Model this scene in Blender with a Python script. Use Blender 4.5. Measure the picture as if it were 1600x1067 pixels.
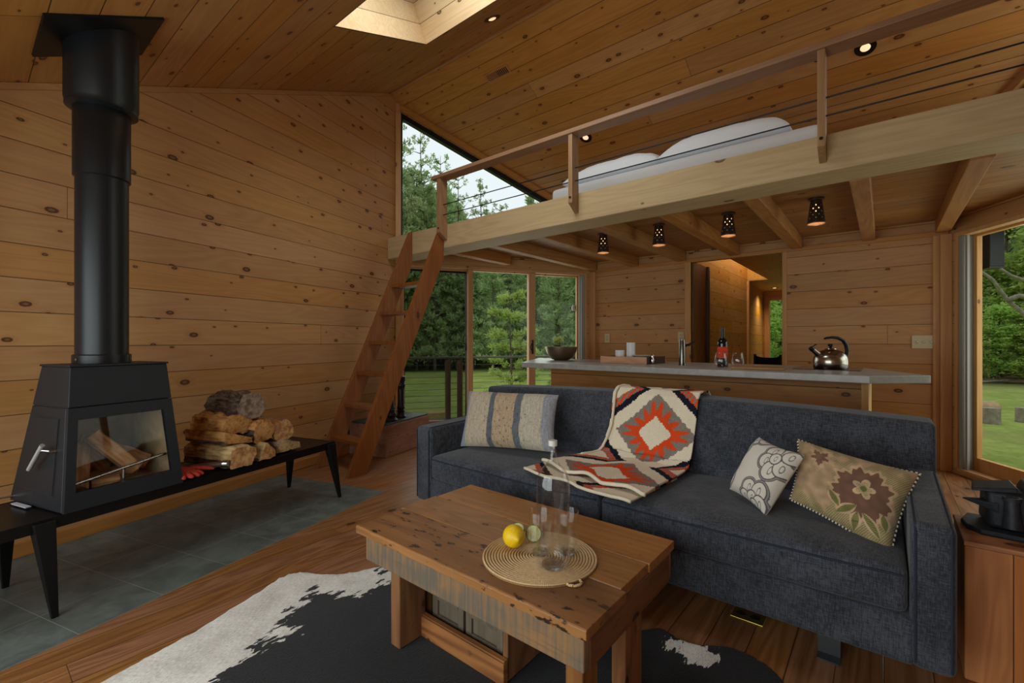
import bpy, math, random
from mathutils import Vector, Matrix, noise
sc = bpy.context.scene
for o in list(bpy.data.objects):
    bpy.data.objects.remove(o)
COL = sc.collection
pi = math.pi

# ------------------------------------------------------------------ camera
cam_d = bpy.data.cameras.new('camera')
cam = bpy.data.objects.new('camera', cam_d)
COL.objects.link(cam)
cam_d.sensor_width = 36.0
cam_d.lens = 711.0 / 1600.0 * 36.0
cam_d.clip_start = 0.02
cam_d.clip_end = 500
cam.location = (0, 0, 1.11)
cam.rotation_euler = (pi / 2, 0, math.atan2(0.6328, 0.7743))
sc.camera = cam

# ------------------------------------------------------------------ world: even overcast sky
world = bpy.data.worlds.new('overcast_sky')
sc.world = world
world.use_nodes = True
wt = world.node_tree
wt.nodes.clear()
wo = wt.nodes.new('ShaderNodeOutputWorld')
wb = wt.nodes.new('ShaderNodeBackground')
wb.inputs['Color'].default_value = (0.90, 0.96, 1.0, 1)
wb.inputs['Strength'].default_value = 1.0
wt.links.new(wb.outputs[0], wo.inputs[0])

def area(name, loc, look, sx, sy, power, col=(1, 1, 1), portal=False, spread=pi):
    d = bpy.data.lights.new(name, 'AREA')
    d.shape = 'RECTANGLE'
    d.size, d.size_y = sx, sy
    d.energy = power
    d.color = col
    d.spread = spread
    if portal:
        d.cycles.is_portal = True
    o = bpy.data.objects.new(name, d)
    o.location = loc
    o.rotation_euler = Vector(look).to_track_quat('-Z', 'Y').to_euler()
    COL.objects.link(o)
    return o

# area lamps added just outside the panes to boost the overcast daylight
area('daylight_front_window', (-1.3, -1.05, 1.05), (0, 1, 0.02), 3.2, 1.55, 62, (0.93, 0.97, 1.0))
area('daylight_skylight', (-1.9, 1.72, 3.72), (0.0, 0.46, -0.889), 1.1, 0.8, 22, (0.95, 0.98, 1.0))
area('daylight_left_door', (-4.15, 4.6, 1.15), (0.861, -0.509, -0.1), 2.2, 1.7, 14, (0.92, 0.99, 0.92))
area('daylight_right_door', (1.5, 4.6, 1.15), (-0.861, -0.509, -0.1), 2.2, 1.7, 22, (0.92, 0.99, 0.92))
area('daylight_right_gable', (1.62, 3.95, 2.95), (-0.861, -0.45, -0.12), 1.5, 0.7, 13, (0.96, 0.98, 1.0))
area('hall_fill_light', (-1.57, 7.0, 2.72), (0, 0, -1), 0.25, 2.2, 14, (1.0, 0.95, 0.85))  # added inside the closed hall well to brighten the hall; no opening above

sc.view_settings.view_transform = 'Standard'
sc.view_settings.look = 'None'
sc.view_settings.exposure = 0.0
sc.view_settings.gamma = 1.0
sc.view_settings.use_curve_mapping = False
sc.cycles.use_denoising = True
sc.cycles.max_bounces = 10
sc.cycles.diffuse_bounces = 6
sc.cycles.glossy_bounces = 4
sc.cycles.transmission_bounces = 8
sc.cycles.transparent_max_bounces = 16
sc.cycles.caustics_reflective = False
sc.cycles.caustics_refractive = False
sc.cycles.sample_clamp_indirect = 4.0

# ------------------------------------------------------------------ mesh helpers
def rotz(a): return Matrix.Rotation(a, 4, 'Z')

class MB:
    def __init__(s):
        s.v, s.f, s.m, s.sm = [], [], [], []
    def add(s, verts, faces, mi=0):
        b = len(s.v)
        s.v += [Vector(p) for p in verts]
        for f in faces:
            s.f.append([i + b for i in f]); s.m.append(mi)
        return s
    def box(s, x0, x1, y0, y1, z0, z1, mi=0, M=None):
        P = [Vector((x, y, z)) for x in (x0, x1) for y in (y0, y1) for z in (z0, z1)]
        if M is not None: P = [M @ p for p in P]
        return s.add(P, [(0, 1, 3, 2), (4, 6, 7, 5), (0, 4, 5, 1), (2, 3, 7, 6), (0, 2, 6, 4), (1, 5, 7, 3)], mi)
    def hexa(s, P, mi=0):
        """8 points: bottom loop then top loop (both counter-clockwise seen from above)"""
        return s.add(P, [(3, 2, 1, 0), (4, 5, 6, 7), (0, 1, 5, 4), (1, 2, 6, 5), (2, 3, 7, 6), (3, 0, 4, 7)], mi)
    def prism(s, poly, z0, z1, mi=0, M=None):
        n = len(poly)
        flip = M is not None and M.determinant() < 0
        a = sum(poly[i][0] * poly[(i + 1) % n][1] - poly[(i + 1) % n][0] * poly[i][1] for i in range(n))
        if a < 0: poly = list(reversed(poly))
        P = [Vector((p[0], p[1], z0)) for p in poly] + [Vector((p[0], p[1], z1)) for p in poly]
        if M is not None: P = [M @ p for p in P]
        F = [tuple(reversed(range(n))), tuple(range(n, 2 * n))]
        F += [(i, (i + 1) % n, (i + 1) % n + n, i + n) for i in range(n)]
        if flip: F = [tuple(reversed(f)) for f in F]
        return s.add(P, F, mi)
    def loops(s, L, cap0=True, cap1=True, mi=0, closed=False):
        n = len(L[0]); P = [p for l in L for p in l]; F = []
        k = len(L)
        for j in range(k if closed else k - 1):
            a, b = j * n, ((j + 1) % k) * n
            for i in range(n):
                F.append((a + i, a + (i + 1) % n, b + (i + 1) % n, b + i))
        if not closed:
            if cap0: F.append(tuple(reversed(range(n))))
            if cap1: F.append(tuple(range((k - 1) * n, k * n)))
        return s.add(P, F, mi)
    def tube(s, pts, r, n=8, mi=0, closed=False):
        pts = [Vector(p) for p in pts]; L = []
        k = len(pts)
        up = None
        for i, p in enumerate(pts):
            if closed: d = pts[(i + 1) % k] - pts[i - 1]
            else: d = pts[min(i + 1, k - 1)] - pts[max(i - 1, 0)]
            d.normalize()
            if up is None:
                up = Vector((0, 0, 1)) if abs(d.z) < .9 else Vector((1, 0, 0))
            a = d.cross(up).normalized(); b = a.cross(d); up = b
            rr = r[i] if isinstance(r, (list, tuple)) else r
            L.append([p + a * rr * math.cos(2 * pi * q / n) + b * rr * math.sin(2 * pi * q / n) for q in range(n)])
        return s.loops(L, mi=mi, closed=closed)
    def lathe(s, prof, n=24, c=(0, 0, 0), M=None, mi=0, cap0=True, cap1=True):
        c = Vector(c); L = []
        for r, z in prof:
            l = [Vector((r * math.cos(2 * pi * q / n), r * math.sin(2 * pi * q / n), z)) for q in range(n)]
            L.append([(M @ p if M is not None else p) + c for p in l])
        return s.loops(L, cap0, cap1, mi)
    def grid(s, fn, nu, nv, mi=None, flip=False):
        b = len(s.v)
        for j in range(nv + 1):
            for i in range(nu + 1):
                s.v.append(Vector(fn(i / nu, j / nv)))
        for j in range(nv):
            for i in range(nu):
                a = b + j * (nu + 1) + i
                f = [a, a + 1, a + nu + 2, a + nu + 1]
                s.f.append(f[::-1] if flip else f)
                s.m.append(mi(( i + .5) / nu, (j + .5) / nv) if callable(mi) else (mi or 0))
        return s

def wmat(o):
    M = Matrix.LocRotScale(o.location, o.rotation_euler, o.scale)
    return wmat(o.parent) @ M if o.parent else M

def obj(name, mb, mats, parent=None, bevel=0, smooth=35, seg=2, col=None, at=None, subsurf=0, wn=False, thick=0):
    """link one mesh; verts are given in world space and stored relative to the parent (or to `at`)"""
    me = bpy.data.meshes.new(name)
    o = bpy.data.objects.new(name, me)
    COL.objects.link(o)
    V = mb.v
    if parent:
        o.parent = parent
        I = wmat(parent).inverted()
        V = [I @ p for p in V]
    elif at is not None:
        if isinstance(at, Matrix):
            o.location = at.to_translation(); o.rotation_euler = at.to_euler()
            I = wmat(o).inverted(); V = [I @ p for p in V]
        else:
            o.location = at
            V = [p - Vector(at) for p in V]
    me.from_pydata([tuple(p) for p in V], [], mb.f)
    if not isinstance(mats, (list, tuple)): mats = [mats]
    for m in mats: me.materials.append(m)
    if len(mats) > 1: me.polygons.foreach_set('material_index', mb.m)
    me.update()
    if smooth:
        me.shade_smooth()
        if smooth < 180: me.set_sharp_from_angle(angle=math.radians(smooth))
    if col is not None:
        ca = me.color_attributes.new('Col', 'FLOAT_COLOR', 'POINT')
        ca.data.foreach_set('color', [c for q in col for c in q])
    if thick:
        m = o.modifiers.new('thickness', 'SOLIDIFY'); m.thickness = thick; m.offset = 0
    if subsurf:
        m = o.modifiers.new('subdivision', 'SUBSURF'); m.levels = subsurf; m.render_levels = subsurf
    if bevel:
        m = o.modifiers.new('bevel', 'BEVEL'); m.width = bevel; m.segments = seg; m.limit_method = 'ANGLE'; m.angle_limit = math.radians(40)
        m.harden_normals = False
    return o

def tag(o, label, cat, group=None, kind=None):
    o['label'] = label; o['category'] = cat
    if group: o['group'] = group
    if kind: o['kind'] = kind
    return o

def thing(name, label, cat, loc=(0, 0, 0), rz=0, group=None, kind=None):
    o = bpy.data.objects.new(name, None)
    o.empty_display_size = .1
    COL.objects.link(o)
    o.location = loc; o.rotation_euler = (0, 0, rz)
    return tag(o, label, cat, group, kind)

def struct(name, mb=None, mats=None, at=None, loc=(0, 0, 0), rz=0, **k):
    if mb is None:
        o = bpy.data.objects.new(name, None); COL.objects.link(o); o.location = loc; o.rotation_euler = (0, 0, rz)
    else:
        o = obj(name, mb, mats, at=at, **k)
    o['kind'] = 'structure'
    return o

def dup(root, delta=(0, 0, 0), drz=0, label=None, loc=None, scale=None):
    r = root.copy(); COL.objects.link(r)
    r.location = Vector(loc) if loc is not None else root.location + Vector(delta)
    r.rotation_euler = (root.rotation_euler[0], root.rotation_euler[1], root.rotation_euler[2] + drz)
    if scale is not None: r.scale = (scale, scale, scale)
    if label: r['label'] = label
    for ch in list(root.children):
        c = ch.copy(); COL.objects.link(c); c.parent = r
        for g in list(ch.children):
            d = g.copy(); COL.objects.link(d); d.parent = c
    return r

def hsh(*a):
    x = math.sin(sum(v * k for v, k in zip(a, (12.9898, 78.233, 37.719, 4.581)))) * 43758.5453
    return x - math.floor(x)

def nz(x, y=0, z=0): return noise.noise(Vector((x, y, z)))

# ------------------------------------------------------------------ material helpers
def lin(r, g, b):
    f = lambda c: (c / 255 / 12.92) if c / 255 <= .04045 else ((c / 255 + .055) / 1.055) ** 2.4
    return (f(r), f(g), f(b), 1)

class NT:
    def __init__(s, name):
        s.mat = bpy.data.materials.new(name); s.mat.use_nodes = True
        s.t = s.mat.node_tree; s.t.nodes.clear()
        s.out = s.n('ShaderNodeOutputMaterial')
    def n(s, typ, ins=None, **props):
        x = s.t.nodes.new(typ)
        for k, v in props.items(): setattr(x, k, v)
        for k, v in (ins or {}).items(): s.set(x.inputs[k], v)
        return x
    def set(s, sock, v):
        if isinstance(v, bpy.types.NodeSocket): s.t.links.new(v, sock)
        else: sock.default_value = v
    def m(s, op, a, b=0.0, c=0.0, clamp=False):
        x = s.n('ShaderNodeMath', {0: a, 1: b, 2: c}, operation=op); x.use_clamp = clamp
        return x.outputs[0]
    def xyz(s, x=0.0, y=0.0, z=0.0): return s.n('ShaderNodeCombineXYZ', {0: x, 1: y, 2: z}).outputs[0]
    def noise(s, vec, scale=1.0, detail=3.0, rough=.5, dist=0.0, out='Fac'):
        return s.n('ShaderNodeTexNoise', {'Vector': vec, 'Scale': scale, 'Detail': detail, 'Roughness': rough, 'Distortion': dist}).outputs[out]
    def white(s, vec): return s.n('ShaderNodeTexWhiteNoise', {'Vector': vec}, noise_dimensions='3D')
    def ss(s, v, a, b):
        return s.n('ShaderNodeMapRange', {'Value': v, 'From Min': a, 'From Max': b}, interpolation_type='SMOOTHSTEP').outputs[0]
    def mix(s, fac, a, b, mode='MIX'):
        x = s.n('ShaderNodeMix', data_type='RGBA', blend_type=mode)
        s.set(x.inputs[0], fac); s.set(x.inputs[6], a); s.set(x.inputs[7], b)
        return x.outputs[2]
    def obj(s):
        c = s.n('ShaderNodeTexCoord').outputs['Object']
        q = s.n('ShaderNodeSeparateXYZ', {0: c})
        return c, q.outputs
    def bsdf(s, color, rough=.5, metal=0.0, spec=.5, normal=None, **k):
        b = s.n('ShaderNodeBsdfPrincipled', {'Base Color': color, 'Roughness': rough, 'Metallic': metal, 'Specular IOR Level': spec})
        if normal is not None: s.set(b.inputs['Normal'], normal)
        for kk, v in k.items(): s.set(b.inputs[kk.replace('_', ' ')], v)
        s.t.links.new(b.outputs[0], s.out.inputs[0])
        return b
    def bump(s, h, strength=.3, dist=.005):
        return s.n('ShaderNodeBump', {'Height': h, 'Strength': strength, 'Distance': dist}).outputs[0]

def wood(name, light, dark, knot=(40, 22, 10), along=0, across=1, w=None, L=2.4, knots=.5, seam=.004, var=.25, rough=.5,
         ring=.5, off=0.0, spec=.3, seamcol=None, stain=0.0, streak=.5, ksize=1.0, bump=.25, gscale=1.0):
    t = NT(name)
    light, dark, knot = lin(*light), lin(*dark), lin(*knot)
    _, q = t.obj()
    third = 3 - along - across
    rnd = t.n('ShaderNodeObjectInfo').outputs['Random']
    A, B, C = q[along], q[across], q[third]
    if w:
        Bw = t.m('DIVIDE', t.m('ADD', B, off), w)
        bid = t.m('FLOOR', Bw); bf = t.m('FRACT', Bw)
    else:
        bid = t.m('MULTIPLY', rnd, 57.0)
    r1 = t.white(t.xyz(bid, 3.3, 1.7)).outputs['Value']
    A1 = t.m('MULTIPLY_ADD', r1, 23.0, A)
    seg = t.m('FLOOR', t.m('DIVIDE', A1, L)) if w else 0.0
    wn = t.white(t.xyz(bid, seg, 7.1))
    r2 = wn.outputs['Value']
    A2 = t.m('MULTIPLY_ADD', r2, 11.0, A1)
    # knots
    kv = t.xyz(t.m('MULTIPLY', A2, 3.3 / ksize), t.m('MULTIPLY', t.m('ADD', B, C), 6.0 / ksize), 0.0)
    vor = t.n('ShaderNodeTexVoronoi', {'Vector': kv, 'Scale': 1.0, 'Randomness': 1.0}, feature='F1', voronoi_dimensions='2D')
    d = vor.outputs['Distance']
    kc = t.n('ShaderNodeSeparateColor', {0: vor.outputs['Color']}).outputs
    keep = t.m('LESS_THAN', kc[0], knots)
    rad = t.m('MULTIPLY_ADD', t.m('POWER', kc[1], 1.8), .09, .03)
    dj = t.m('ADD', d, t.m('MULTIPLY', t.m('SUBTRACT', t.noise(t.xyz(A2, B, C), 60, 1), .5), .02))
    kin = t.m('MULTIPLY', t.m('SUBTRACT', 1.0, t.ss(t.m('DIVIDE', dj, rad), .75, 1.05)), keep)
    khalo = t.m('MULTIPLY', t.m('SUBTRACT', 1.0, t.ss(t.m('DIVIDE', d, rad), .9, 2.6)), keep)
    # grain
    g = gscale
    warp = t.m('MULTIPLY', t.m('MULTIPLY', khalo, .02), 1.0)
    Bg = t.m('ADD', B, warp)
    n1 = t.noise(t.xyz(t.m('MULTIPLY', A2, .55 * g), t.m('MULTIPLY', Bg, 5.0 * g), t.m('MULTIPLY_ADD', C, 5.0 * g, t.m('MULTIPLY', r2, 31.0))), 1.0, 2.0, .5, .3)
    rings = t.m('MULTIPLY_ADD', t.m('SINE', t.m('MULTIPLY', n1, 75.0)), .5, .5)
    n2 = t.noise(t.xyz(t.m('MULTIPLY', A2, 3.0 * g), t.m('MULTIPLY', Bg, 90.0 * g), t.m('MULTIPLY', C, 90.0 * g)), 1.0, 3.0, .6)
    n3 = t.noise(t.xyz(t.m('MULTIPLY', A2, .8), t.m('MULTIPLY', B, 3.0), t.m('MULTIPLY_ADD', C, 3.0, t.m('MULTIPLY', r1, 9.0))), 1.0, 3.0, .55)
    f = t.m('ADD', t.m('MULTIPLY', t.m('SUBTRACT', rings, .5), ring), t.m('MULTIPLY', t.m('SUBTRACT', n2, .5), streak * 1.6))
    f = t.m('ADD', t.m('ADD', f, t.m('MULTIPLY', t.m('SUBTRACT', n3, .5), .7)), .45, clamp=True)
    col = t.mix(f, light, dark)
    vv = t.m('MULTIPLY_ADD', t.m('SUBTRACT', r2, .5), var, 1.0)
    wc = t.n('ShaderNodeSeparateColor', {0: wn.outputs['Color']}).outputs
    hs = t.n('ShaderNodeHueSaturation', {'Hue': t.m('MULTIPLY_ADD', wc[1], .012 * min(1, var * 3), .5 - .006 * min(1, var * 3)), 'Saturation': t.m('MULTIPLY_ADD', wc[2], .12, .94), 'Value': vv, 'Color': col})
    col = t.mix(t.m('MULTIPLY', khalo, .45), hs.outputs[0], dark)
    core = t.m('SUBTRACT', 1.0, t.ss(t.m('DIVIDE', dj, rad), .25, .6))
    kcol = t.mix(t.m('MULTIPLY', core, .45), knot, dark)
    col = t.mix(t.m('MULTIPLY', kin, .9), col, kcol)
    if stain:
        s1 = t.noise(t.xyz(t.m('MULTIPLY', A2, 15.0), t.m('MULTIPLY', B, 34.0), t.m('MULTIPLY', C, 34.0)), 1.0, 4.0, .65)
        col = t.mix(t.m('MULTIPLY', t.ss(s1, .66 - .09 * stain, .72 - .09 * stain), min(1, stain * 1.1)), col, lin(48, 30, 20))
        s2 = t.noise(t.xyz(t.m('MULTIPLY', A2, 1.7), t.m('MULTIPLY', B, 4.0), C), 1.0, 2.0, .5)
        col = t.mix(t.m('MULTIPLY', t.ss(s2, .45, .72), stain * .75), col, lin(78, 48, 32))
    h = n2
    if w:
        edge = t.m('MULTIPLY', t.m('MINIMUM', bf, t.m('SUBTRACT', 1.0, bf)), w)
        sm = t.m('SUBTRACT', 1.0, t.ss(edge, seam * .25, seam * .75))
        al = t.m('FRACT', t.m('DIVIDE', A1, L))
        e2 = t.m('MULTIPLY', t.m('MINIMUM', al, t.m('SUBTRACT', 1.0, al)), L)
        sm = t.m('MAXIMUM', sm, t.m('MULTIPLY', t.m('SUBTRACT', 1.0, t.ss(e2, seam * .2, seam * .6)), .8))
        col = t.mix(t.m('MULTIPLY', sm, .85), col, lin(*(seamcol or (30, 15, 6))))
        h = t.m('SUBTRACT', t.m('MULTIPLY', n2, .12), t.m('MULTIPLY', sm, 1.0))
        nrm = t.bump(h, bump * 1.4, .004)
    else:
        nrm = t.bump(n2, bump, .002)
    t.bsdf(col, rough, 0, spec, nrm)
    return t.mat

def plain(name, col, rough=.5, metal=0.0, spec=.5, nscale=0, namt=.1, bump=0.0, emit=None, estr=0, coat=0.0):
    t = NT(name)
    c = lin(*col)
    nrm = None
    if nscale:
        v, _ = t.obj()
        f = t.noise(v, nscale, 4, .6)
        hi = tuple(min(1, x * (1 + namt)) for x in c[:3]) + (1,)
        lo = tuple(x * (1 - namt) for x in c[:3]) + (1,)
        c = t.mix(t.ss(f, .3, .7), lo, hi)
        if bump: nrm = t.bump(f, bump, .004)
    b = t.bsdf(c, rough, metal, spec, nrm)
    if emit:
        b.inputs['Emission Color'].default_value = lin(*emit); b.inputs['Emission Strength'].default_value = estr
    if coat: b.inputs['Coat Weight'].default_value = coat
    return t.mat

def thin_glass(name, tint=(1, 1, 1), refl=1.0, rough=0.0):
    t = NT(name)
    ge = t.n('ShaderNodeNewGeometry').outputs
    dt = t.n('ShaderNodeVectorMath', {0: ge['Incoming'], 1: ge['Normal']}, operation='DOT_PRODUCT').outputs['Value']
    fr = t.m('MULTIPLY_ADD', t.m('POWER', t.m('SUBTRACT', 1.0, t.m('ABSOLUTE', dt)), 5.0), .96, .04)
    tr = t.n('ShaderNodeBsdfTransparent', {'Color': tint + (1,)})
    gl = t.n('ShaderNodeBsdfGlossy', {'Color': (1, 1, 1, 1), 'Roughness': rough})
    mx = t.n('ShaderNodeMixShader', {0: t.m('MULTIPLY', fr, refl), 1: tr.outputs[0], 2: gl.outputs[0]})
    t.t.links.new(mx.outputs[0], t.out.inputs[0])
    return t.mat

def fabric(name, c1, c2, scale=700, rough=.9, bump=.4, ax=(0, 2)):
    t = NT(name)
    v, q = t.obj()
    s = t.n('ShaderNodeVectorMath', {0: v, 1: (1, .12, 1)}, operation='MULTIPLY')
    a = t.noise(t.xyz(t.m('MULTIPLY', q[0], 420.0), t.m('MULTIPLY', q[1], 60.0), t.m('MULTIPLY', q[2], 40.0)), 1.0, 2, .6)
    b = t.noise(t.xyz(t.m('MULTIPLY', q[0], 40.0), t.m('MULTIPLY', q[1], 420.0), t.m('MULTIPLY', q[2], 420.0)), 1.0, 2, .6)
    c = t.noise(v, 9, 3, .5)
    f = t.m('ADD', t.m('MULTIPLY', a, .6), t.m('MULTIPLY', b, .6))
    f = t.m('ADD', f, t.m('MULTIPLY', t.m('SUBTRACT', c, .5), .35))
    col = t.mix(t.ss(f, .42, .82), lin(*c1), lin(*c2))
    t.bsdf(col, rough, 0, .2, t.bump(f, bump, .002), Sheen_Weight=.15)
    return t.mat

def colattr(name, rough=.9, bump=.3, bscale=500, spec=.2, sheen=.1, jitter=.12):
    t = NT(name)
    v, q = t.obj()
    a = t.n('ShaderNodeVertexColor', layer_name='Col').outputs[0]
    f = t.noise(v, bscale, 3, .6)
    col = t.mix(t.m('MULTIPLY', t.m('SUBTRACT', f, .3), jitter * 3, clamp=True), a, (0, 0, 0, 1))
    t.bsdf(col, rough, 0, spec, t.bump(f, bump, .003), Sheen_Weight=sheen)
    return t.mat

# pine boards: one material per board direction (object axes)
PINE_L, PINE_D, PINE_K = (196, 149, 98), (166, 115, 68), (66, 32, 18)
M_wall = wood('pine_wall_boards', PINE_L, PINE_D, PINE_K, 0, 2, .176, 9, .82, .004, .12, .5, .22, off=-.03, streak=.35)
M_ceil = wood('pine_ceiling_boards', (190, 138, 80), (158, 102, 52), PINE_K, 0, 1, .178, 9, .92, .005, .14, .42, .24, streak=.35)
M_deckboards = wood('pine_deck_boards', (176, 126, 76), (140, 92, 50), PINE_K, 0, 1, .14, 3.0, .5, .004, .2, .5, .3)
M_floor = wood('oak_floor_boards', (160, 112, 72), (116, 74, 44), (50, 24, 12), 1, 0, .128, 2.6, .10, .003, .30, .33, .55, spec=.5, gscale=1.2, streak=.8)
M_beam = wood('sawn_hemlock', (202, 178, 138), (174, 146, 106), (90, 56, 34), 0, 2, None, knots=.3, var=.1, rough=.65, ring=.25, ksize=1.4)
M_joist = wood('pine_joist', (186, 132, 78), (146, 92, 48), (80, 42, 22), 1, 2, None, knots=.3, var=.15, rough=.6, ring=.3, ksize=1.3)
M_trimx = wood('fir_trim', (188, 136, 80), (156, 104, 56), PINE_K, 0, 1, None, knots=.05, var=.1, rough=.45, ring=.25)
M_trimz = wood('fir_trim_upright', (204, 156, 102), (176, 126, 76), PINE_K, 2, 0, None, knots=.05, var=.1, rough=.45, ring=.25)
M_rail = wood('handrail_fir', (164, 124, 92), (132, 94, 68), PINE_K, 0, 1, None, knots=.03, var=.1, rough=.5, ring=.3)
M_postrail = wood('post_fir', (176, 138, 96), (140, 102, 68), PINE_K, 2, 0, None, knots=.03, var=.2, rough=.5, ring=.3)
M_ladder = wood('ladder_fir', (146, 92, 52), (112, 64, 34), PINE_K, 2, 1, None, knots=.05, var=.15, rough=.45, ring=.35)
M_black = plain('black_metal', (20, 20, 21), .45, .3, .4, 60, .08)
M_darkmetal = plain('dark_steel', (60, 62, 64), .35, .9, .5)
M_steel = plain('brushed_steel', (170, 170, 168), .25, 1.0, .5)
M_chrome = plain('chrome', (215, 215, 215), .08, 1.0, .5)
M_glass = thin_glass('window_glass', (.97, .99, .98), .14)
M_gray = plain('grey_track', (150, 148, 142), .5, 0, .3)
M_white = plain('white_glazed', (215, 215, 210), .5)
M_ivory = plain('ivory_plastic', (200, 186, 150), .4)

# ================================================================== THE SETTING
P0, P1, P2 = Vector((-3.152, -.8, 0)), Vector((-4.33, 3.2, 0)), Vector((-3.03, 5.4, 0))
P3, P4, P5 = Vector((.43, 5.4, 0)), Vector((1.73, 3.2, 0)), Vector((.552, -.8, 0))
YR, ZR, SL = 3.1, 3.9, .505
def zc(y): return ZR - SL * abs(y - YR)

def frame(P, Q):
    d = (Q - P).normalized()
    return Matrix.Translation(P) @ rotz(math.atan2(d.y, d.x))
SW = Matrix(((1, 0, 0, 0), (0, 0, 1, 0), (0, 1, 0, 0), (0, 0, 0, 1)))     # poly (a,b), depth c -> (a, c, b)

def wall(name, P, Q, polys, mat, th=.14):
    F = frame(P, Q); b = MB()
    for p in polys: b.prism(p, 0, th, M=F @ SW)
    return struct(name, b, mat, at=F, smooth=0)

def wy(P, Q, s): return P.y + (Q - P).normalized().y * s
L_L = (P1 - P0).length; L_D = (P2 - P1).length; L_K = (P3 - P2).length; L_F = (P0 - P5).length
def zat(P, Q): return lambda s: zc(wy(P, Q, s)) + .03

# left wall (behind the stove)
z = zat(P0, P1)
sr = (YR - P0.y) / (P1 - P0).normalized().y
wall('wall_left', P0, P1, [[(0, 0), (L_L, 0), (L_L, z(L_L)), (sr, z(sr)), (0, z(0))]], M_wall)
# sliding-door wall
z = zat(P1, P2)
def door_wall(name, P, Q, mirror):
    L = L_D; z = zat(P, Q)
    f = (lambda s: L - s) if mirror else (lambda s: s)
    zz = lambda s: z(f(s))
    R = [[(0, 0), (.05, 0), (.05, 2.02), (0, 2.02)], [(2.47, 0), (L, 0), (L, 2.02), (2.47, 2.02)], [(.05, 0), (2.47, 0), (2.47, .03), (.05, .03)],
         [(0, 2.02), (L, 2.02), (L, 2.29), (0, 2.29)], [(0, 2.29), (.05, 2.29), (.05, zz(.05) - .10), (0, zz(0) - .1)],
         [(2.40, 2.29), (L, 2.29), (L, zz(L) - .1), (2.40, zz(2.40) - .1)], [(0, zz(0) - .1), (L, zz(L) - .1), (L, zz(L)), (0, zz(0))]]
    return wall(name, P, Q, [[(f(a), b) for a, b in p] for p in R], M_wall)
door_wall('wall_back_left', P1, P2, False)
door_wall('wall_back_right', P3, P4, True)
# kitchen wall with the hall opening
o0, o1 = P2.x, 0
a, b = -1.73 - P2.x, -.81 - P2.x
zk = zc(5.4) + .03
wall('wall_back', P2, P3, [[(0, 0), (a, 0), (a, zk), (0, zk)], [(b, 0), (L_K, 0), (L_K, zk), (b, zk)], [(a, 2.04), (b, 2.04), (b, zk), (a, zk)]], M_wall)
# right wall and front wall with their big panes (behind the camera)
z = zat(P4, P5)
wall('wall_right', P4, P5, [[(0, 0), (L_L, 0), (L_L, z(L_L)), (.104, z(.104)), (0, z(0))]], M_wall)
zf = zc(-.8) + .03
wall('wall_front', P5, P0, [[(0, 0), (.25, 0), (.25, zf), (0, zf)], [(3.45, 0), (L_F, 0), (L_F, zf), (3.45, zf)], [(.25, 0), (3.45, 0), (3.45, .15), (.25, .15)],
     [(.25, 1.8), (3.45, 1.8), (3.45, zf), (.25, zf)]], M_wall)

# floors
room = [(p.x, p.y) for p in (P0, P1, P2, P3, P4, P5)]
b = MB().prism([(-3.2, -.85), (-4.4, 3.2), (-3.08, 5.48), (.48, 5.48), (1.8, 3.2), (.6, -.85)], -.2, 0)
struct('floor', b, M_floor, smooth=0)
b = MB().box(-2.0, -.75, 5.48, 10.44, -.2, 0)
struct('floor_hall', b, M_floor, smooth=0)
WL = Matrix.Translation((-3.431, .142, 0)) @ rotz(math.atan2(.9593, -.2825))      # left wall frame: x along wall, -y into the room
def wl(s, t, h=0.0): return WL @ Vector((s, -t, h))

def slate_mat():
    t = NT('slate_tiles')
    v, q = t.obj()
    w = .2905
    X, Y = t.m('DIVIDE', t.m('ADD', q[0], .155), w), t.m('DIVIDE', t.m('ADD', q[1], 1.074), w)
    r = t.white(t.xyz(t.m('FLOOR', X), t.m('FLOOR', Y), 2.0))
    fx, fy = t.m('FRACT', X), t.m('FRACT', Y)
    e = t.m('MULTIPLY', t.m('MINIMUM', t.m('MINIMUM', fx, t.m('SUBTRACT', 1.0, fx)), t.m('MINIMUM', fy, t.m('SUBTRACT', 1.0, fy))), w)
    g = t.m('SUBTRACT', 1.0, t.ss(e, .0006, .0022))
    n = t.noise(v, 7, 6, .65, .6); n2 = t.noise(v, 60, 4, .6)
    col = t.mix(t.ss(t.m('ADD', n, t.m('MULTIPLY', t.m('SUBTRACT', n2, .5), .3)), .3, .7), lin(78, 86, 84), lin(112, 120, 114))
    col = t.mix(t.m('MULTIPLY', r.outputs['Value'], .35), col, lin(84, 88, 82))
    col = t.mix(t.m('MULTIPLY', g, .75), col, lin(150, 150, 138))
    h = t.m('SUBTRACT', n, t.m('MULTIPLY', g, .4))
    t.bsdf(col, t.m('MULTIPLY_ADD', n2, .25, .38), 0, .45, t.bump(h, .25, .006))
    return t.mat
b = MB().box(-.9, 1.63, -1.074, 0, -.03, .002, M=WL)
struct('floor_hearth', b, slate_mat(), at=WL, smooth=0)
b = MB().box(-.95, 3.15, -.018, 0, .002, .075, M=WL)
struct('baseboard_left', b, M_trimx, at=WL, smooth=0, bevel=.002)

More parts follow.
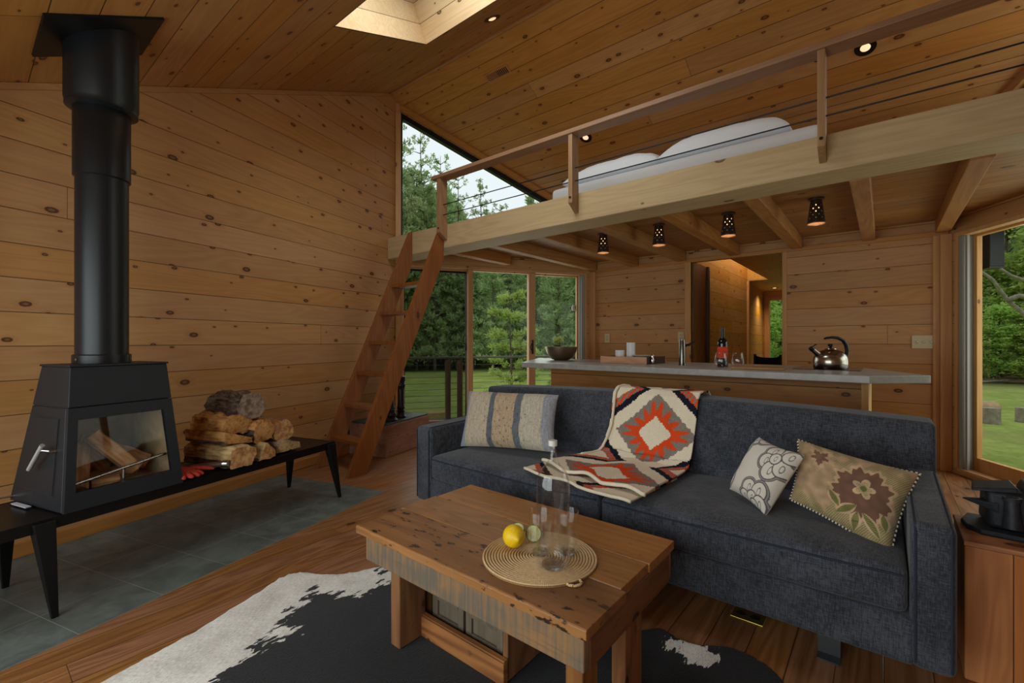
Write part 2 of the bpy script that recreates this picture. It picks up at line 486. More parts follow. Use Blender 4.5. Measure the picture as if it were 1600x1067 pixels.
# ceiling: two slopes, boards along the ridge; the near slope carries the skylight
ang = math.atan(SL); cs, sn = math.cos(ang), math.sin(ang)
ML = Matrix.Translation((0, YR, ZR)) @ Matrix.Rotation(ang, 4, 'X')       # local y runs up to the ridge at y=0
MR = Matrix.Translation((0, YR, ZR)) @ Matrix.Rotation(-ang, 4, 'X')
def ly(y): return (y - YR) / cs
sk = [(-2.694, ly(1.509)), (-2.977, ly(2.504)), (-1.55, ly(2.504)), (-1.2, ly(1.509))]
b = MB()
y0, y1 = ly(-.95), 0
xl, xr = -4.5, 1.95
lo, hi = ly(1.509), ly(2.504)
for p in ([(xl, y0), (xr, y0), (xr, lo), (xl, lo)], [(xl, hi), (xr, hi), (xr, y1), (xl, y1)],
          [(xl, lo), sk[0], sk[1], (xl, hi)], [sk[3], (xr, lo), (xr, hi), sk[2]]):
    b.prism(p, 0, .34, M=ML)
struct('ceiling', b, M_ceil, at=ML, smooth=0)
b = MB().prism([(-4.42, 0), (-4.46, ly(3.2)), (-3.12, ly(5.48)), (.52, ly(5.48)), (1.86, ly(3.2)), (1.82, 0)], 0, .2, M=MR)
struct('ceiling_loft', b, M_ceil, at=MR, smooth=0)
# lining boards of the skylight well
M_well = wood('skylight_lining', (222, 196, 160), (200, 166, 124), PINE_K, 0, 2, .15, 3, .4, .004, .12, .5, .3)
b = MB()
for i in range(4):
    p, q = Vector(sk[i]), Vector(sk[(i + 1) % 4])
    d = (q - p).normalized(); n = Vector((d.y, -d.x)) * .012
    b.prism([p, q, q + n, p + n], .001, .36, M=ML)
struct('trim_skylight', b, M_well, at=ML, smooth=0)
w3 = struct('window_skylight', loc=ML @ Vector((-2.1, ly(2.0), .36)), rz=0)
b = MB().prism([(xx * 1.0, yy) for xx, yy in sk], .365, .371, M=ML)
obj('pane', b, M_glass, w3, smooth=0)
b = MB()
for i in range(4):
    p, q = Vector(sk[i]), Vector(sk[(i + 1) % 4])
    d = (q - p).normalized(); n = Vector((d.y, -d.x)) * .05
    b.prism([p - n * .3, q - n * .3, q + n, p + n], .345, .40, M=ML)
obj('window_frame', b, M_black, w3, smooth=0)

# trims
b = MB().box(-4.25, 1.8, 3.075, 3.10, zc(3.085) - .022, zc(3.085) + .01)
struct('trim_ridge', b, M_trimx, smooth=0)
F = frame(P0, P1)
s0 = 0; b = MB()
zz = lambda s: zc(wy(P0, P1, s))
b.prism([(0, zz(0) - .035), (sr, zz(sr) - .035), (sr, zz(sr)), (0, zz(0))], -.018, 0, M=F @ SW)
struct('trim_left_eave', b, M_trimx, at=F, smooth=0)
b = MB().box(-3.03, .43, 5.378, 5.4, 2.025, 2.065)
struct('trim_loft_ledger', b, M_trimx, smooth=0, bevel=.003)
b = MB()
b.box(-1.795, -1.73, 5.375, 5.43, 0, 2.03); b.box(-.81, -.77, 5.38, 5.54, 0, 2.03)
struct('trim_hall_opening', b, M_trimz, smooth=0, bevel=.003)
b = MB(); b.box(-3.05, -2.965, 5.36, 5.4, 0, 2.03); b.box(.33, .375, 5.385, 5.4, 0, 2.03); b.box(.375, .45, 5.36, 5.4, 0, 2.03)
struct('trim_corner', b, M_trimz, smooth=0, bevel=.004)
F = frame(P1, P2)
b = MB().box(-.01, .05, -.03, .0, 0, 3.72, M=F)
struct('trim_left_corner', b, M_trimz, at=F, smooth=0)

# sliding doors left and right: frame, three panels, screen
def sliding_door(name, P, Q, mirror, screen):
    F = frame(P, Q)
    f = (lambda s: L_D - s) if mirror else (lambda s: s)
    def bx(mb, s0, s1, y0, y1, z0, z1, mi=0):
        a, c = sorted((f(s0), f(s1))); mb.box(a, c, y0, y1, z0, z1, mi, M=F)
    root = struct(name, loc=F @ Vector((L_D / 2, .07, 0)), rz=math.atan2((Q - P).y, (Q - P).x))
    b = MB()
    bx(b, .05, .085, -.02, .13, .03, 2.02); bx(b, 2.435, 2.47, -.02, .13, .03, 2.02); bx(b, .085, 2.435, -.02, .13, 1.985, 2.02); bx(b, .05, 2.47, -.02, .13, .03, .055)
    obj('frame', b, M_trimz, root, smooth=0, bevel=.003)
    b = MB()
    bx(b, 2.40, 2.436, -.012, .10, .05, 1.985); bx(b, 2.365, 2.385, .0, .02, .05, 1.985)
    obj('jamb_track', b, M_gray, root, smooth=0, bevel=.003)
    for i, (s0, s1, y) in enumerate(((.085, .905, .07), (.855, 1.74, .015), (1.66, 2.40, .07))):
        pn = MB(); st = (.012, .05) if i == 0 else ((.06, .09) if i == 1 else (.09, .035))
        bx(pn, s0, s0 + st[0], y, y + .04, .055, 1.985); bx(pn, s1 - st[1], s1, y, y + .04, .055, 1.985)
        bx(pn, s0 + st[0], s1 - st[1], y, y + .04, .055, .16); bx(pn, s0 + st[0], s1 - st[1], y, y + .04, 1.968, 1.985)
        p = obj('door_panel', pn, M_trimz, root, smooth=0, bevel=.002)
        g = MB(); bx(g, s0 + st[0], s1 - st[1], y + .016, y + .022, .16, 1.968)
        obj('pane', g, M_glass, p, smooth=0)
        if i == 1:
            h = MB(); hs = 1.70
            c = F @ Vector((f(hs), 0, 0))
            bx(h, hs - .012, hs + .012, .008, .016, .95, 1.13)
            obj('handle_plate', h, M_black, p, bevel=.003)
            h = MB().tube([F @ Vector((f(hs - .005 - .045 * math.sin(k / 10 * pi)), .012 - .05 * min(1, math.sin(k / 10 * pi) * 3), .96 + .16 * k / 10)) for k in range(11)], .008, 8)
            obj('handle', h, M_black, p)
    if screen:
        k = MB()
        bx(k, .085, .11, .112, .128, .055, 1.985); bx(k, .845, .872, .112, .128, .055, 1.985); bx(k, .11, .845, .112, .128, 1.945, 1.985); bx(k, .11, .845, .112, .128, .055, .09)
        e = obj('screen_frame', k, M_black, root, smooth=0)
        t = NT('insect_screen')
        mx = t.n('ShaderNodeMixShader', {0: .38, 1: t.n('ShaderNodeBsdfTransparent').outputs[0], 2: t.n('ShaderNodeBsdfDiffuse', {'Color': lin(34, 36, 36)}).outputs[0]})
        t.t.links.new(mx.outputs[0], t.out.inputs[0])
        k = MB(); bx(k, .11, .845, .119, .1195, .09, 1.945)
        obj('screen_mesh', k, t.mat, root, smooth=0)
        k = MB(); bx(k, .838, .86, .098, .112, 1.0, 1.09)
        obj('latch', k, M_black, root, bevel=.003)
    return root
sliding_door('door_1', P1, P2, False, True)
sliding_door('door_2', P3, P4, True, False)

def gable_window(name, P, Q, mirror):
    F = frame(P, Q); z = zat(P, Q)
    f = (lambda s: L_D - s) if mirror else (lambda s: s)
    zz = lambda s: z(f(s)) - .1
    root = struct(name, loc=F @ Vector((L_D / 2, .05, 2.29)), rz=math.atan2((Q - P).y, (Q - P).x))
    a, c = .05, 2.40
    out = [(a, 2.29), (c, 2.29), (c, zz(c)), (a, zz(a))]
    inn = [(a + .025, 2.32), (c - .04, 2.32), (c - .04, zz(c - .04) - .055), (a + .025, zz(a + .025) - .055)]
    b = MB()
    for i in range(4):
        j = (i + 1) % 4
        b.prism([(f(p[0]), p[1]) for p in (out[i], out[j], inn[j], inn[i])], .03, .10, M=F @ SW)
    obj('window_frame', b, M_black, root, smooth=0)
    b = MB().prism([(f(p[0]), p[1]) for p in inn], .06, .066, M=F @ SW)
    obj('pane', b, M_glass, root, smooth=0)
    b = MB()
    b.prism([(f(p[0]), p[1]) for p in ((0.05, zz(.05) + .0), (L_D, zz(L_D)), (L_D, zz(L_D) + .07), (.05, zz(.05) + .07))], -.02, 0, M=F @ SW)
    obj('casing', b, M_trimx, root, smooth=0)
    return root
gable_window('window_1', P1, P2, False)
gable_window('window_2', P3, P4, True)

def plain_window(name, P, Q, s0, s1, z0, z1, n=2):
    F = frame(P, Q)
    root = struct(name, loc=F @ Vector(((s0 + s1) / 2, .05, z0)), rz=math.atan2((Q - P).y, (Q - P).x))
    b = MB(); e = .06
    b.box(s0, s0 + e, .02, .12, z0, z1, M=F); b.box(s1 - e, s1, .02, .12, z0, z1, M=F); b.box(s0 + e, s1 - e, .02, .12, z0, z0 + e, M=F); b.box(s0 + e, s1 - e, .02, .12, z1 - e, z1, M=F)
    for k in range(1, n):
        c = s0 + (s1 - s0) * k / n; b.box(c - .03, c + .03, .03, .11, z0 + e, z1 - e, M=F)
    obj('window_frame', b, M_trimx, root, smooth=0)
    w = (s1 - s0) / n
    for k in range(n):
        g = MB().box(s0 + w * k + .03, s0 + w * (k + 1) - .03, .06, .066, z0 + e, z1 - e, M=F)
        obj('pane', g, M_glass, root, smooth=0)
plain_window('window_3', P5, P0, .25, 3.45, .15, 1.8, 2)

# hall beyond the opening
M_hall = wood('hall_pine', (206, 158, 78), (172, 122, 50), PINE_K, 1, 2, .176, 3, .45, .004, .18, .5, .3)
M_hallx = wood('hall_pine_end', (206, 158, 78), (172, 122, 50), PINE_K, 0, 2, .176, 3, .45, .004, .18, .5, .3)
b = MB().box(-1.87, -1.73, 5.54, 8.2, 0, 3.0)
b.prism([(-1.73, 8.2), (-1.90, 10.5), (-2.05, 10.5), (-1.87, 8.2)], 0, 2.2)
struct('wall_hall_left', b, M_hall, smooth=0)
b = MB().box(-.75, -.61, 5.54, 10.5, 0, 3.0)
struct('wall_hall_right', b, M_hall, smooth=0)
b = MB(); b.box(-1.95, -1.86, 10.3, 10.44, 0, 2.3); b.box(-1.86, -.75, 10.3, 10.44, 2.0, 2.3)
struct('wall_hall_end', b, M_hallx, smooth=0)
b = MB(); b.box(-1.43, -.75, 5.54, 8.2, 2.1, 2.2); b.box(-2.0, -.75, 8.2, 10.44, 2.1, 2.2); b.box(-1.73, -1.43, 8.2, 8.26, 2.2, 2.9); b.box(-1.43, -1.38, 5.54, 8.26, 2.2, 2.9)
struct('ceiling_hall', b, M_hall, smooth=0)
b = MB(); b.box(-1.73, -1.4, 5.5, 8.26, 2.9, 2.95)
struct('ceiling_hall_high', b, M_hall, smooth=0)
b = MB().box(-1.73, -1.70, 8.17, 8.23, 0, 2.1)
struct('trim_hall', b, M_trimz, smooth=0)
M_pocket = wood('dark_door_wood', (128, 84, 44), (92, 56, 26), PINE_K, 2, 1, None, knots=0, var=.05, rough=.5, ring=.5)
b = MB(); b.box(-1.729, -1.715, 5.43, 5.93, 0, 2.04)
d3 = struct('door_3', b, M_pocket, smooth=0)
b = MB(); b.box(-1.715, -1.69, 5.93, 5.99, 0, 2.04)
obj('jamb', b, plain('dark_jamb', (58, 34, 18), .5), d3, smooth=0)
d4 = struct('door_4', loc=(-1.2, 10.34, 0))
b = MB(); b.box(-1.86, -1.775, 10.27, 10.42, 0, 2.0); b.box(-.83, -.75, 10.27, 10.42, 0, 2.0); b.box(-1.775, -.83, 10.27, 10.42, 1.93, 2.0); b.box(-1.775, -.83, 10.3, 10.4, 0, .12)
obj('frame', b, M_trimz, d4, smooth=0, bevel=.003)
b = MB().box(-1.775, -.83, 10.35, 10.356, .12, 1.93)
obj('pane', b, M_glass, d4, smooth=0)

# ------------------------------------------------------------------ loft
b = MB().prism([(-4.25, 3.325), (-3.03, 5.4), (.43, 5.4), (1.65, 3.325)], 2.16, 2.205)
struct('floor_loft', b, M_deckboards, smooth=0)
b = MB()
b.hexa([(-4.285, 3.05, 2.025), (1.77, 3.05, 2.062), (1.72, 3.32, 2.062), (-4.22, 3.32, 2.025), (-4.285, 3.05, 2.26), (1.77, 3.05, 2.255), (1.72, 3.32, 2.255), (-4.22, 3.32, 2.26)])
tag(obj('loft_beam', b, M_beam, at=(-1.25, 3.1, 2.02), smooth=0, bevel=.006), 'long rough-sawn pale timber beam carrying the front edge of the loft', 'beam')
js = [(-3.56, 4.28, 'short joist beside the top of the ladder, over the sliding door'), (-2.99, 5.37, 'joist against the corner of door wall and kitchen wall'),
      (-2.41, 5.37, 'joist left of the leftmost tin lamp'), (-1.83, 5.37, 'joist between the first and second tin lamps from the left'),
      (-1.26, 5.37, 'joist between the second and third tin lamps from the left'), (-.68, 5.37, 'joist between the two right-hand tin lamps'),
      (-.11, 5.37, 'joist just right of the rightmost tin lamp'), (.39, 5.355, 'pale joist running to the right corner of the kitchen wall')]
for x, ye, lab in js:
    b = MB().box(x - .048, x + .048, 3.32, ye, 2.045, 2.16)
    tag(obj('loft_joist', b, M_joist, at=(x, 3.32, 2.05), smooth=0, bevel=.004), 'wooden ' + lab, 'joist', 'joists under the loft')
r = thing('loft_railing', 'wooden guard railing with handrail, flat posts and two dark cables along the loft edge', 'railing', (-1.2, 3.0, 2.1))
b = MB().box(-3.43, 1.6, 2.945, 3.065, 2.688, 2.722)
obj('handrail', b, M_rail, r, smooth=0, bevel=.004)
for x, wd in ((-3.335, .05), (-1.845, .036), (-.262, .036), (1.3, .036)):
    b = MB(); y0, y1 = 2.955, 3.05
    b.hexa([(x - wd / 2, y0, 2.165), (x + wd / 2, y0, 2.165), (x + wd / 2, y1, 2.10), (x - wd / 2, y1, 2.10), (x - wd / 2, y0, 2.688), (x + wd / 2, y0, 2.688), (x + wd / 2, y1, 2.688), (x - wd / 2, y1, 2.688)])
    p = obj('post', b, M_postrail, r, smooth=0, bevel=.003)
    b = MB()
    for zz_ in (2.205,):
        b.tube([(x, y0 + .004, zz_), (x, y0 - .004, zz_)], .009, 10)
    obj('bolt', b, M_darkmetal, p)
for zz_ in (2.437, 2.338):
    b = MB().tube([(-3.33, 3.0, zz_), (1.6, 3.0, zz_)], .0045, 8)
    obj('cable', b, M_black, r)

# ================================================================== STOVE, PIPE, BENCH
M_stove = plain('stove_paint', (28, 31, 36), .45, .1, .32, 90, .05)
M_brick = plain('firebrick', (158, 142, 114), .85, 0, .2, 14, .18, .3)
WANG = math.atan2(.9593, -.2825)
st = thing('wood_stove', 'dark grey tapered wood stove with a glass front standing on the long bench', 'stove', wl(.13, .625, .405), WANG)
Z0, Z1 = .405, 1.0
def tf(z): return .85 - .085 * (z - Z0) / (Z1 - Z0)
def tb(z): return .40 + .13 * (z - Z0) / (Z1 - Z0)
def sl(z): return -.106 + .056 * (z - Z0) / (Z1 - Z0)
def sr_(z): return .356 - .028 * (z - Z0) / (Z1 - Z0)
def frust(mb, s0, s1, t0, t1, z0, z1):
    """hexahedron between functions of z"""
    P = []
    for z in (z0, z1):
        P += [wl(s0(z), t1(z), z), wl(s1(z), t1(z), z), wl(s1(z), t0(z), z), wl(s0(z), t0(z), z)]
    return mb.hexa(P)
off = lambda f, d: (lambda z: f(z) + d)
con = lambda c: (lambda z: c)
mixs = lambda k: (lambda z: sl(z) * (1 - k) + sr_(z) * k)
b = MB()
frust(b, sl, sr_, tb, tf, .829, Z1)                                    # hood
frust(b, sl, off(sl, .02), tb, off(tf, -.021), Z0, .826); frust(b, off(sr_, -.02), sr_, tb, off(tf, -.021), Z0, .826)
frust(b, off(sl, .02), off(sr_, -.02), tb, off(tb, .02), Z0, .826); frust(b, off(sl, .02), off(sr_, -.02), off(tb, .02), off(tf, -.021), Z0, .44)
frust(b, off(sl, .004), off(sr_, -.004), off(tb, .004), off(tf, -.02), .81, .832)
obj('body', b, M_stove, st, smooth=0, bevel=.003)
b = MB()
gl, gr = (lambda z: sl(z) + .034), (lambda z: sr_(z) - .044)
frust(b, sl, sr_, off(tf, -.02), tf, Z0, .478); frust(b, sl, sr_, off(tf, -.02), tf, .775, .826)
frust(b, sl, gl, off(tf, -.02), tf, .478, .775); frust(b, gr, sr_, off(tf, -.02), tf, .478, .775)
ff = obj('front_frame', b, M_stove, st, smooth=0)
b = MB(); frust(b, gl, gr, off(tf, -.014), off(tf, -.009), .478, .775)
obj('glass', b, thin_glass('stove_glass', (.92, .9, .87), .22), st, smooth=0)
b = MB()
frust(b, off(sl, -.006), off(sr_, .006), off(tb, -.006), off(tf, .006), Z1, Z1 + .009)
obj('top_plate', b, M_stove, st, smooth=0, bevel=.002)
b = MB()
frust(b, off(sl, .022), off(sr_, -.022), off(tb, .022), off(tb, .045), .44, .81)
frust(b, off(sl, .022), off(sl, .034), off(tb, .045), off(tf, -.03), .44, .81); frust(b, off(sr_, -.034), off(sr_, -.022), off(tb, .045), off(tf, -.03), .44, .81)
frust(b, off(sl, .034), off(sr_, -.034), off(tb, .045), off(tf, -.03), .44, .452)
obj('firebox_lining', b, M_brick, st, smooth=0)
b = MB()
b.tube([wl(gl(.525) - .0, tf(.52) - .045, .50), wl(gr(.525) + .0, tf(.52) - .045, .555)], .007, 10)
b.tube([wl(.13, tf(.5) - .045, .45), wl(.13, tf(.5) - .045, .523)], .006, 8)
obj('log_rail', b, M_steel, st)
# side door
def sp(k, z, d=0.0): return wl(sl(z) - d, tb(z) * (1 - k) + tf(z) * k, z)
def side_quad(mb, k0, k1, z0, z1, d0, d1):
    ka = lambda z: k0; 
    P = [sp(k0, z0, d0), sp(k0, z0, d1), sp(k1, z0, d1), sp(k1, z0, d0), sp(k0, z1, d0), sp(k0, z1, d1), sp(k1, z1, d1), sp(k1, z1, d0)]
    return mb.hexa([P[1], P[2], P[3], P[0], P[5], P[6], P[7], P[4]])
b = MB(); side_quad(b, .14, .80, .462, .783, -.002, .0012)
sd = obj('door_gap_shade', b, plain('gap_shade_black', (8, 8, 8), .9), st, smooth=0)  # black sheet painting the shade in the gap round the side door
b = MB(); side_quad(b, .152, .788, .467, .778, -.001, .0035)
sd = obj('side_door', b, M_stove, st, smooth=0)
b = MB(); b.tube([wl(-.122, .722, .679), wl(-.122, .612, .566)], .0085, 12)
h = obj('handle', b, plain('satin_steel', (190, 188, 184), .5, .6), sd)
b = MB(); b.tube([wl(-.122, .70, .656), wl(-.105, .735, .652), wl(-.083, .738, .65)], .006, 10)
obj('handle_arm', b, M_steel, sd)
b = MB(); b.tube([wl(-.10, .43, .425), wl(-.155, .41, .425)], .004, 8); b.tube([wl(-.155, .41, .425), wl(-.168, .405, .425)], .009, 10)
obj('air_knob', b, M_steel, st)
b = MB(); b.hexa([wl(-.135, .62, .4065), wl(-.118, .62, .4065), wl(-.118, .50, .4065), wl(-.135, .50, .4065), wl(-.137, .625, .412), wl(-.118, .625, .412), wl(-.118, .495, .412), wl(-.137, .495, .412)])
obj('white_strip', b, plain('strip_white', (190, 190, 200), .4), st, smooth=0)  # thin white slab on the bench top beside the stove

PX = wl(.141, .598)
sp_ = thing('stove_pipe', 'black round flue pipe rising from the stove to a square ceiling plate', 'stove pipe', (PX.x, PX.y, 1.01))
M_pipe = plain('pipe_black', (24, 27, 31), .38, .2, .45, 40, .05)
b = MB().lathe([(.098, 1.0095), (.098, 1.9)], 48, (PX.x, PX.y, 0), cap0=False, cap1=False)
obj('lower_pipe', b, M_pipe, sp_)
b = MB().lathe([(.108, 1.0095), (.108, 1.045), (.104, 1.05), (.099, 1.05)], 48, (PX.x, PX.y, 0), cap0=False, cap1=False)
cl = obj('collar', b, M_pipe, sp_)
for k in range(3):
    a = -1.1 + k * 2.1; d = Vector((math.cos(a), math.sin(a), 0)); c = Vector((PX.x, PX.y, 1.028))
    b = MB().tube([c + d * .107, c + d * .112], .006, 8)
    obj('screw', b, M_steel, cl)
b = MB().lathe([(.0985, 1.88), (.106, 1.885), (.106, 2.24), (.10, 2.25)], 48, (PX.x, PX.y, 0), cap0=False, cap1=False)
obj('middle_pipe', b, M_pipe, sp_)
b = MB().lathe([(.10, 2.20), (.134, 2.21), (.134, 2.235), (.137, 2.24), (.137, 2.62)], 48, (PX.x, PX.y, 0), cap0=False, cap1=False)
obj('upper_sleeve', b, M_pipe, sp_)
pc = ML.inverted() @ Vector((-2.862, .425, zc(.425)))
b = MB().box(pc.x - .212, pc.x + .212, pc.y - .225, pc.y + .225, -.012, -.001, M=ML)
obj('ceiling_plate', b, M_black, sp_, smooth=0)

bn = thing('steel_bench', 'long low black steel bench under the stove and firewood, on tapered splayed legs', 'bench', wl(.35, .62, 0), WANG)
b = MB()
b.box(-.8, 1.385, -.83, -.43, .392, .400, M=WL)
b.box(-.8, 1.385, -.835, -.826, .355, .4015, M=WL); b.box(-.8, 1.385, -.434, -.425, .355, .4015, M=WL); b.box(1.377, 1.386, -.83, -.43, .355, .4015, M=WL)
obj('top', b, plain('bench_steel', (26, 24, 24), .38, .5, .4, 30, .1), bn, smooth=0)
for s, t, ds, dt in ((1.405, .862, -.06, -.035), (1.425, .345, -.06, .085), (-.134, .848, -.03, -.02), (-.102, .35, -.03, .085), (-.72, .848, 0, -.02), (-.72, .35, 0, .085)):
    b = MB(); P = []
    for z, w, k in ((0, .011, 0), (.392, .034, 1)):
        c = (s + ds * k, t + dt * k)
        P += [wl(c[0] - w, c[1] + w * .7, z), wl(c[0] + w, c[1] + w * .7, z), wl(c[0] + w, c[1] - w * .7, z), wl(c[0] - w, c[1] - w * .7, z)]
    b.hexa(P)
    obj('leg', b, M_black, bn, smooth=0, bevel=.003)

# ------------------------------------------------------------------ split logs
M_bark = NT('bark')
v, q = M_bark.obj()
n = M_bark.noise(M_bark.xyz(M_bark.m('MULTIPLY', q[0], 12.0), M_bark.m('MULTIPLY', q[1], 55.0), M_bark.m('MULTIPLY', q[2], 55.0)), 1, 5, .65)
M_bark.bsdf(M_bark.mix(M_bark.ss(n, .3, .7), lin(44, 32, 26), lin(122, 104, 88)), .9, 0, .15, M_bark.bump(n, .9, .012))
M_bark = M_bark.mat
def split_mat(name, a, b_):
    t = NT(name); v, q = t.obj()
    n = t.noise(t.xyz(t.m('MULTIPLY', q[0], 7.0), t.m('MULTIPLY', q[1], 60.0), t.m('MULTIPLY', q[2], 60.0)), 1, 4, .6)
    n2 = t.noise(v, 9, 3, .6)
    t.bsdf(t.mix(t.ss(t.m('MULTIPLY_ADD', n2, .5, t.m('MULTIPLY', n, .5)), .34, .64), lin(*a), lin(*b_)), .85, 0, .15, t.bump(n, .7, .008))
    return t.mat
M_split = split_mat('split_wood', (120, 68, 32), (200, 150, 92))
M_splitpale = split_mat('split_wood_pale', (110, 76, 44), (206, 176, 124))
M_splitgrey = split_mat('split_wood_grey', (92, 74, 60), (170, 146, 122))
M_billet = split_mat('billet_wood', (150, 106, 74), (206, 168, 128))
def end_mat(name, a, b_):
    t = NT(name); v, q = t.obj()
    n = t.noise(v, 26, 5, .7)
    t.bsdf(t.mix(t.ss(n, .35, .65), lin(*a), lin(*b_)), .9, 0, .15, t.bump(n, .5, .006))
    return t.mat
M_end = end_mat('log_end', (160, 108, 66), (214, 172, 118))
M_endg = end_mat('log_end_grey', (104, 86, 74), (164, 146, 128))

def split_log(label, poly, barkfn, s, t0, t1, z, tw=0.0, seed=1, mats=None, rough=.012, group='split firewood stacked on the bench', taper=1.0, ds=0.0, dz=0.0, name='firewood_log'):
    """poly: cross-section (s,z) around its own centre, log axis across the bench (t)"""
    random.seed(seed)
    # resample outline
    pts = []; k = len(poly)
    for i in range(k):
        p, q2 = Vector(poly[i]), Vector(poly[(i + 1) % k])
        m = max(1, int((q2 - p).length / .012))
        pts += [p.lerp(q2, j / m) for j in range(m)]
    n = len(pts); L = []; nt = 22
    for j in range(nt + 1):
        f = j / nt; l = []
        sc_ = 1 - (1 - taper) * (1 - f)
        for i, p in enumerate(pts):
            a = p.length
            r = 1 + (nz(p.x * 14 + seed, p.y * 14, f * 5 + seed * 3) * rough + nz(p.x * 60 + seed, p.y * 60, f * 9) * rough * .6) / max(a, .02)
            e = nz(p.x * 25 + seed * 7, p.y * 25, 3) * .012 if j in (0, nt) else 0
            tt = t0 + (t1 - t0) * f + e
            a2 = tw * (f - .5)
            x, y = p.x * r * sc_, p.y * r * sc_
            l.append(wl(s + ds * f + x * math.cos(a2) - y * math.sin(a2), tt, z + dz * f + x * math.sin(a2) + y * math.cos(a2)))
        L.append(l)
    b = MB().loops(L)
    nf = n * nt
    for f_ in range(len(b.f)):
        if f_ >= nf: b.m[f_] = 2
        else: b.m[f_] = 0 if barkfn(pts[f_ % n]) else 1
    R = Matrix.Translation(wl(s + ds / 2, (t0 + t1) / 2, z)) @ rotz(WANG - pi / 2)
    o = obj(name, b, mats or [M_bark, M_split, M_end], at=R, smooth=60)
    return tag(o, label, 'firewood', group)
arc = lambda r, a0, a1, k=10: [(r * math.cos(a0 + (a1 - a0) * i / k), r * math.sin(a0 + (a1 - a0) * i / k)) for i in range(k + 1)]
BT = .4035
split_log('pale half-round log in front of the stack, its round cut end facing the room', [(-.085, -.055), (.04, -.058), (.075, -.02), (.07, .035), (.03, .05), (-.05, .058), (-.082, .03)],
          lambda p: p.y < -.018 and p.x < .06, .675, .47, .865, BT + .062, 0, 3, [M_bark, M_splitpale, M_end])
split_log('small triangular split log wedged beside the pale half-round log', [(-.06, -.045), (.055, -.045), (.055, .0), (.012, .05), (-.01, .045)], lambda p: p.y < -.03, .835, .50, .845, BT + .05, .1, 5, [M_bark, M_splitpale, M_end], .007)
split_log('low flat split log with ragged bark at the right end of the stack', [(-.09, -.03), (.09, -.032), (.085, .005), (-.03, .04), (-.075, .03)], lambda p: p.y > .0, 1.03, .52, .80, BT + .04, .05, 7, [M_splitgrey, M_split, M_splitpale], .016)
split_log('rounded brown log lying under the topmost log on the right', arc(.075, -.5, pi + .4, 12) + [(-.045, -.055), (.04, -.06)], lambda p: p.y > .02 and p.x > 0, 1.02, .45, .76, BT + .128, .1, 9, [M_splitgrey, M_split, M_end], .016)
split_log('ragged orange-brown split log in the middle of the stack', [(-.07, -.06), (.055, -.05), (.08, .01), (.03, .075), (-.05, .06), (-.08, .0)], lambda p: p.x < -.065, .875, .47, .78, BT + .155, .15, 11, [M_bark, M_split, M_split], .024)
split_log('dark wedge log with a pale bark edge above the half-round log', [(-.09, -.025), (.08, -.04), (.085, -.015), (-.085, .04)], lambda p: p.y < .0, .70, .45, .79, BT + .155, -.05, 13, [M_bark, M_split, M_split], .015)
split_log('reddish-brown split log under the dark top log on the left', [(-.10, -.05), (.07, -.06), (.09, 0), (.0, .06), (-.09, .035)], lambda p: p.y > .055, .735, .44, .74, BT + .225, .05, 15, [M_bark, M_split, M_split], .020)
split_log('topmost log of the stack, dark barked with a grey cut end', arc(.098, .1, pi - .1, 12) + [(-.09, -.02), (-.03, -.055), (.05, -.06), (.09, -.03)], lambda p: p.y > -.01, .82, .45, .73, BT + .30, .1, 17, [M_bark, M_splitgrey, M_endg], .022)

# billets inside the stove
def billet(label, a, b_, w, h, tw, seed):
    a, b_ = Vector(a), Vector(b_); d = (b_ - a).normalized()
    u = d.cross(Vector((.3, .2, 1))).normalized(); v_ = d.cross(u)
    u, v_ = u * math.cos(tw) + v_ * math.sin(tw), -u * math.sin(tw) + v_ * math.cos(tw)
    L = []
    poly = [(-w, -h), (w * .2, -h * 1.1), (w, -h * .6), (w * .9, h * .7), (-w * .1, h), (-w * .9, h * .8)]
    for j in range(9):
        f = j / 8; c = a.lerp(b_, f)
        L.append([c + u * (x * (1 + .12 * nz(f * 3, i, seed))) + v_ * (y * (1 + .15 * nz(f * 3, i + 9, seed))) for i, (x, y) in enumerate(poly)])
    bb = MB().loops(L)
    nf = len(bb.f)
    bb.m[nf - 1] = bb.m[nf - 2] = 1
    R = Matrix.Translation((a + b_) / 2) @ d.to_track_quat('X', 'Z').to_matrix().to_4x4()
    return tag(obj('firewood_billet', bb, [M_billet, M_end], at=R, smooth=40), label, 'firewood', 'billets laid inside the stove')
billet('billet leaning up to the left behind the stove glass', wl(-.03, .76, .475), wl(.045, .62, .645), .04, .022, .3, 1)
billet('billet slanting down to the right across the middle of the fire chamber', wl(.045, .70, .690), wl(.20, .735, .50), .026, .034, .9, 2)
billet('dark-sided billet just behind the slanting middle one', wl(.02, .62, .655), wl(.14, .60, .50), .04, .03, .5, 3)
billet('reddish billet low on the right inside the stove', wl(.14, .64, .60), wl(.275, .69, .51), .03, .028, .6, 4)
billet('short billet lying end-on at the bottom middle of the fire', wl(.035, .73, .475), wl(.13, .755, .473), .024, .02, 0, 5)
billet('lowest billet under the others on the fire chamber floor', wl(-.04, .66, .476), wl(.26, .63, .476), .026, .022, .2, 6)

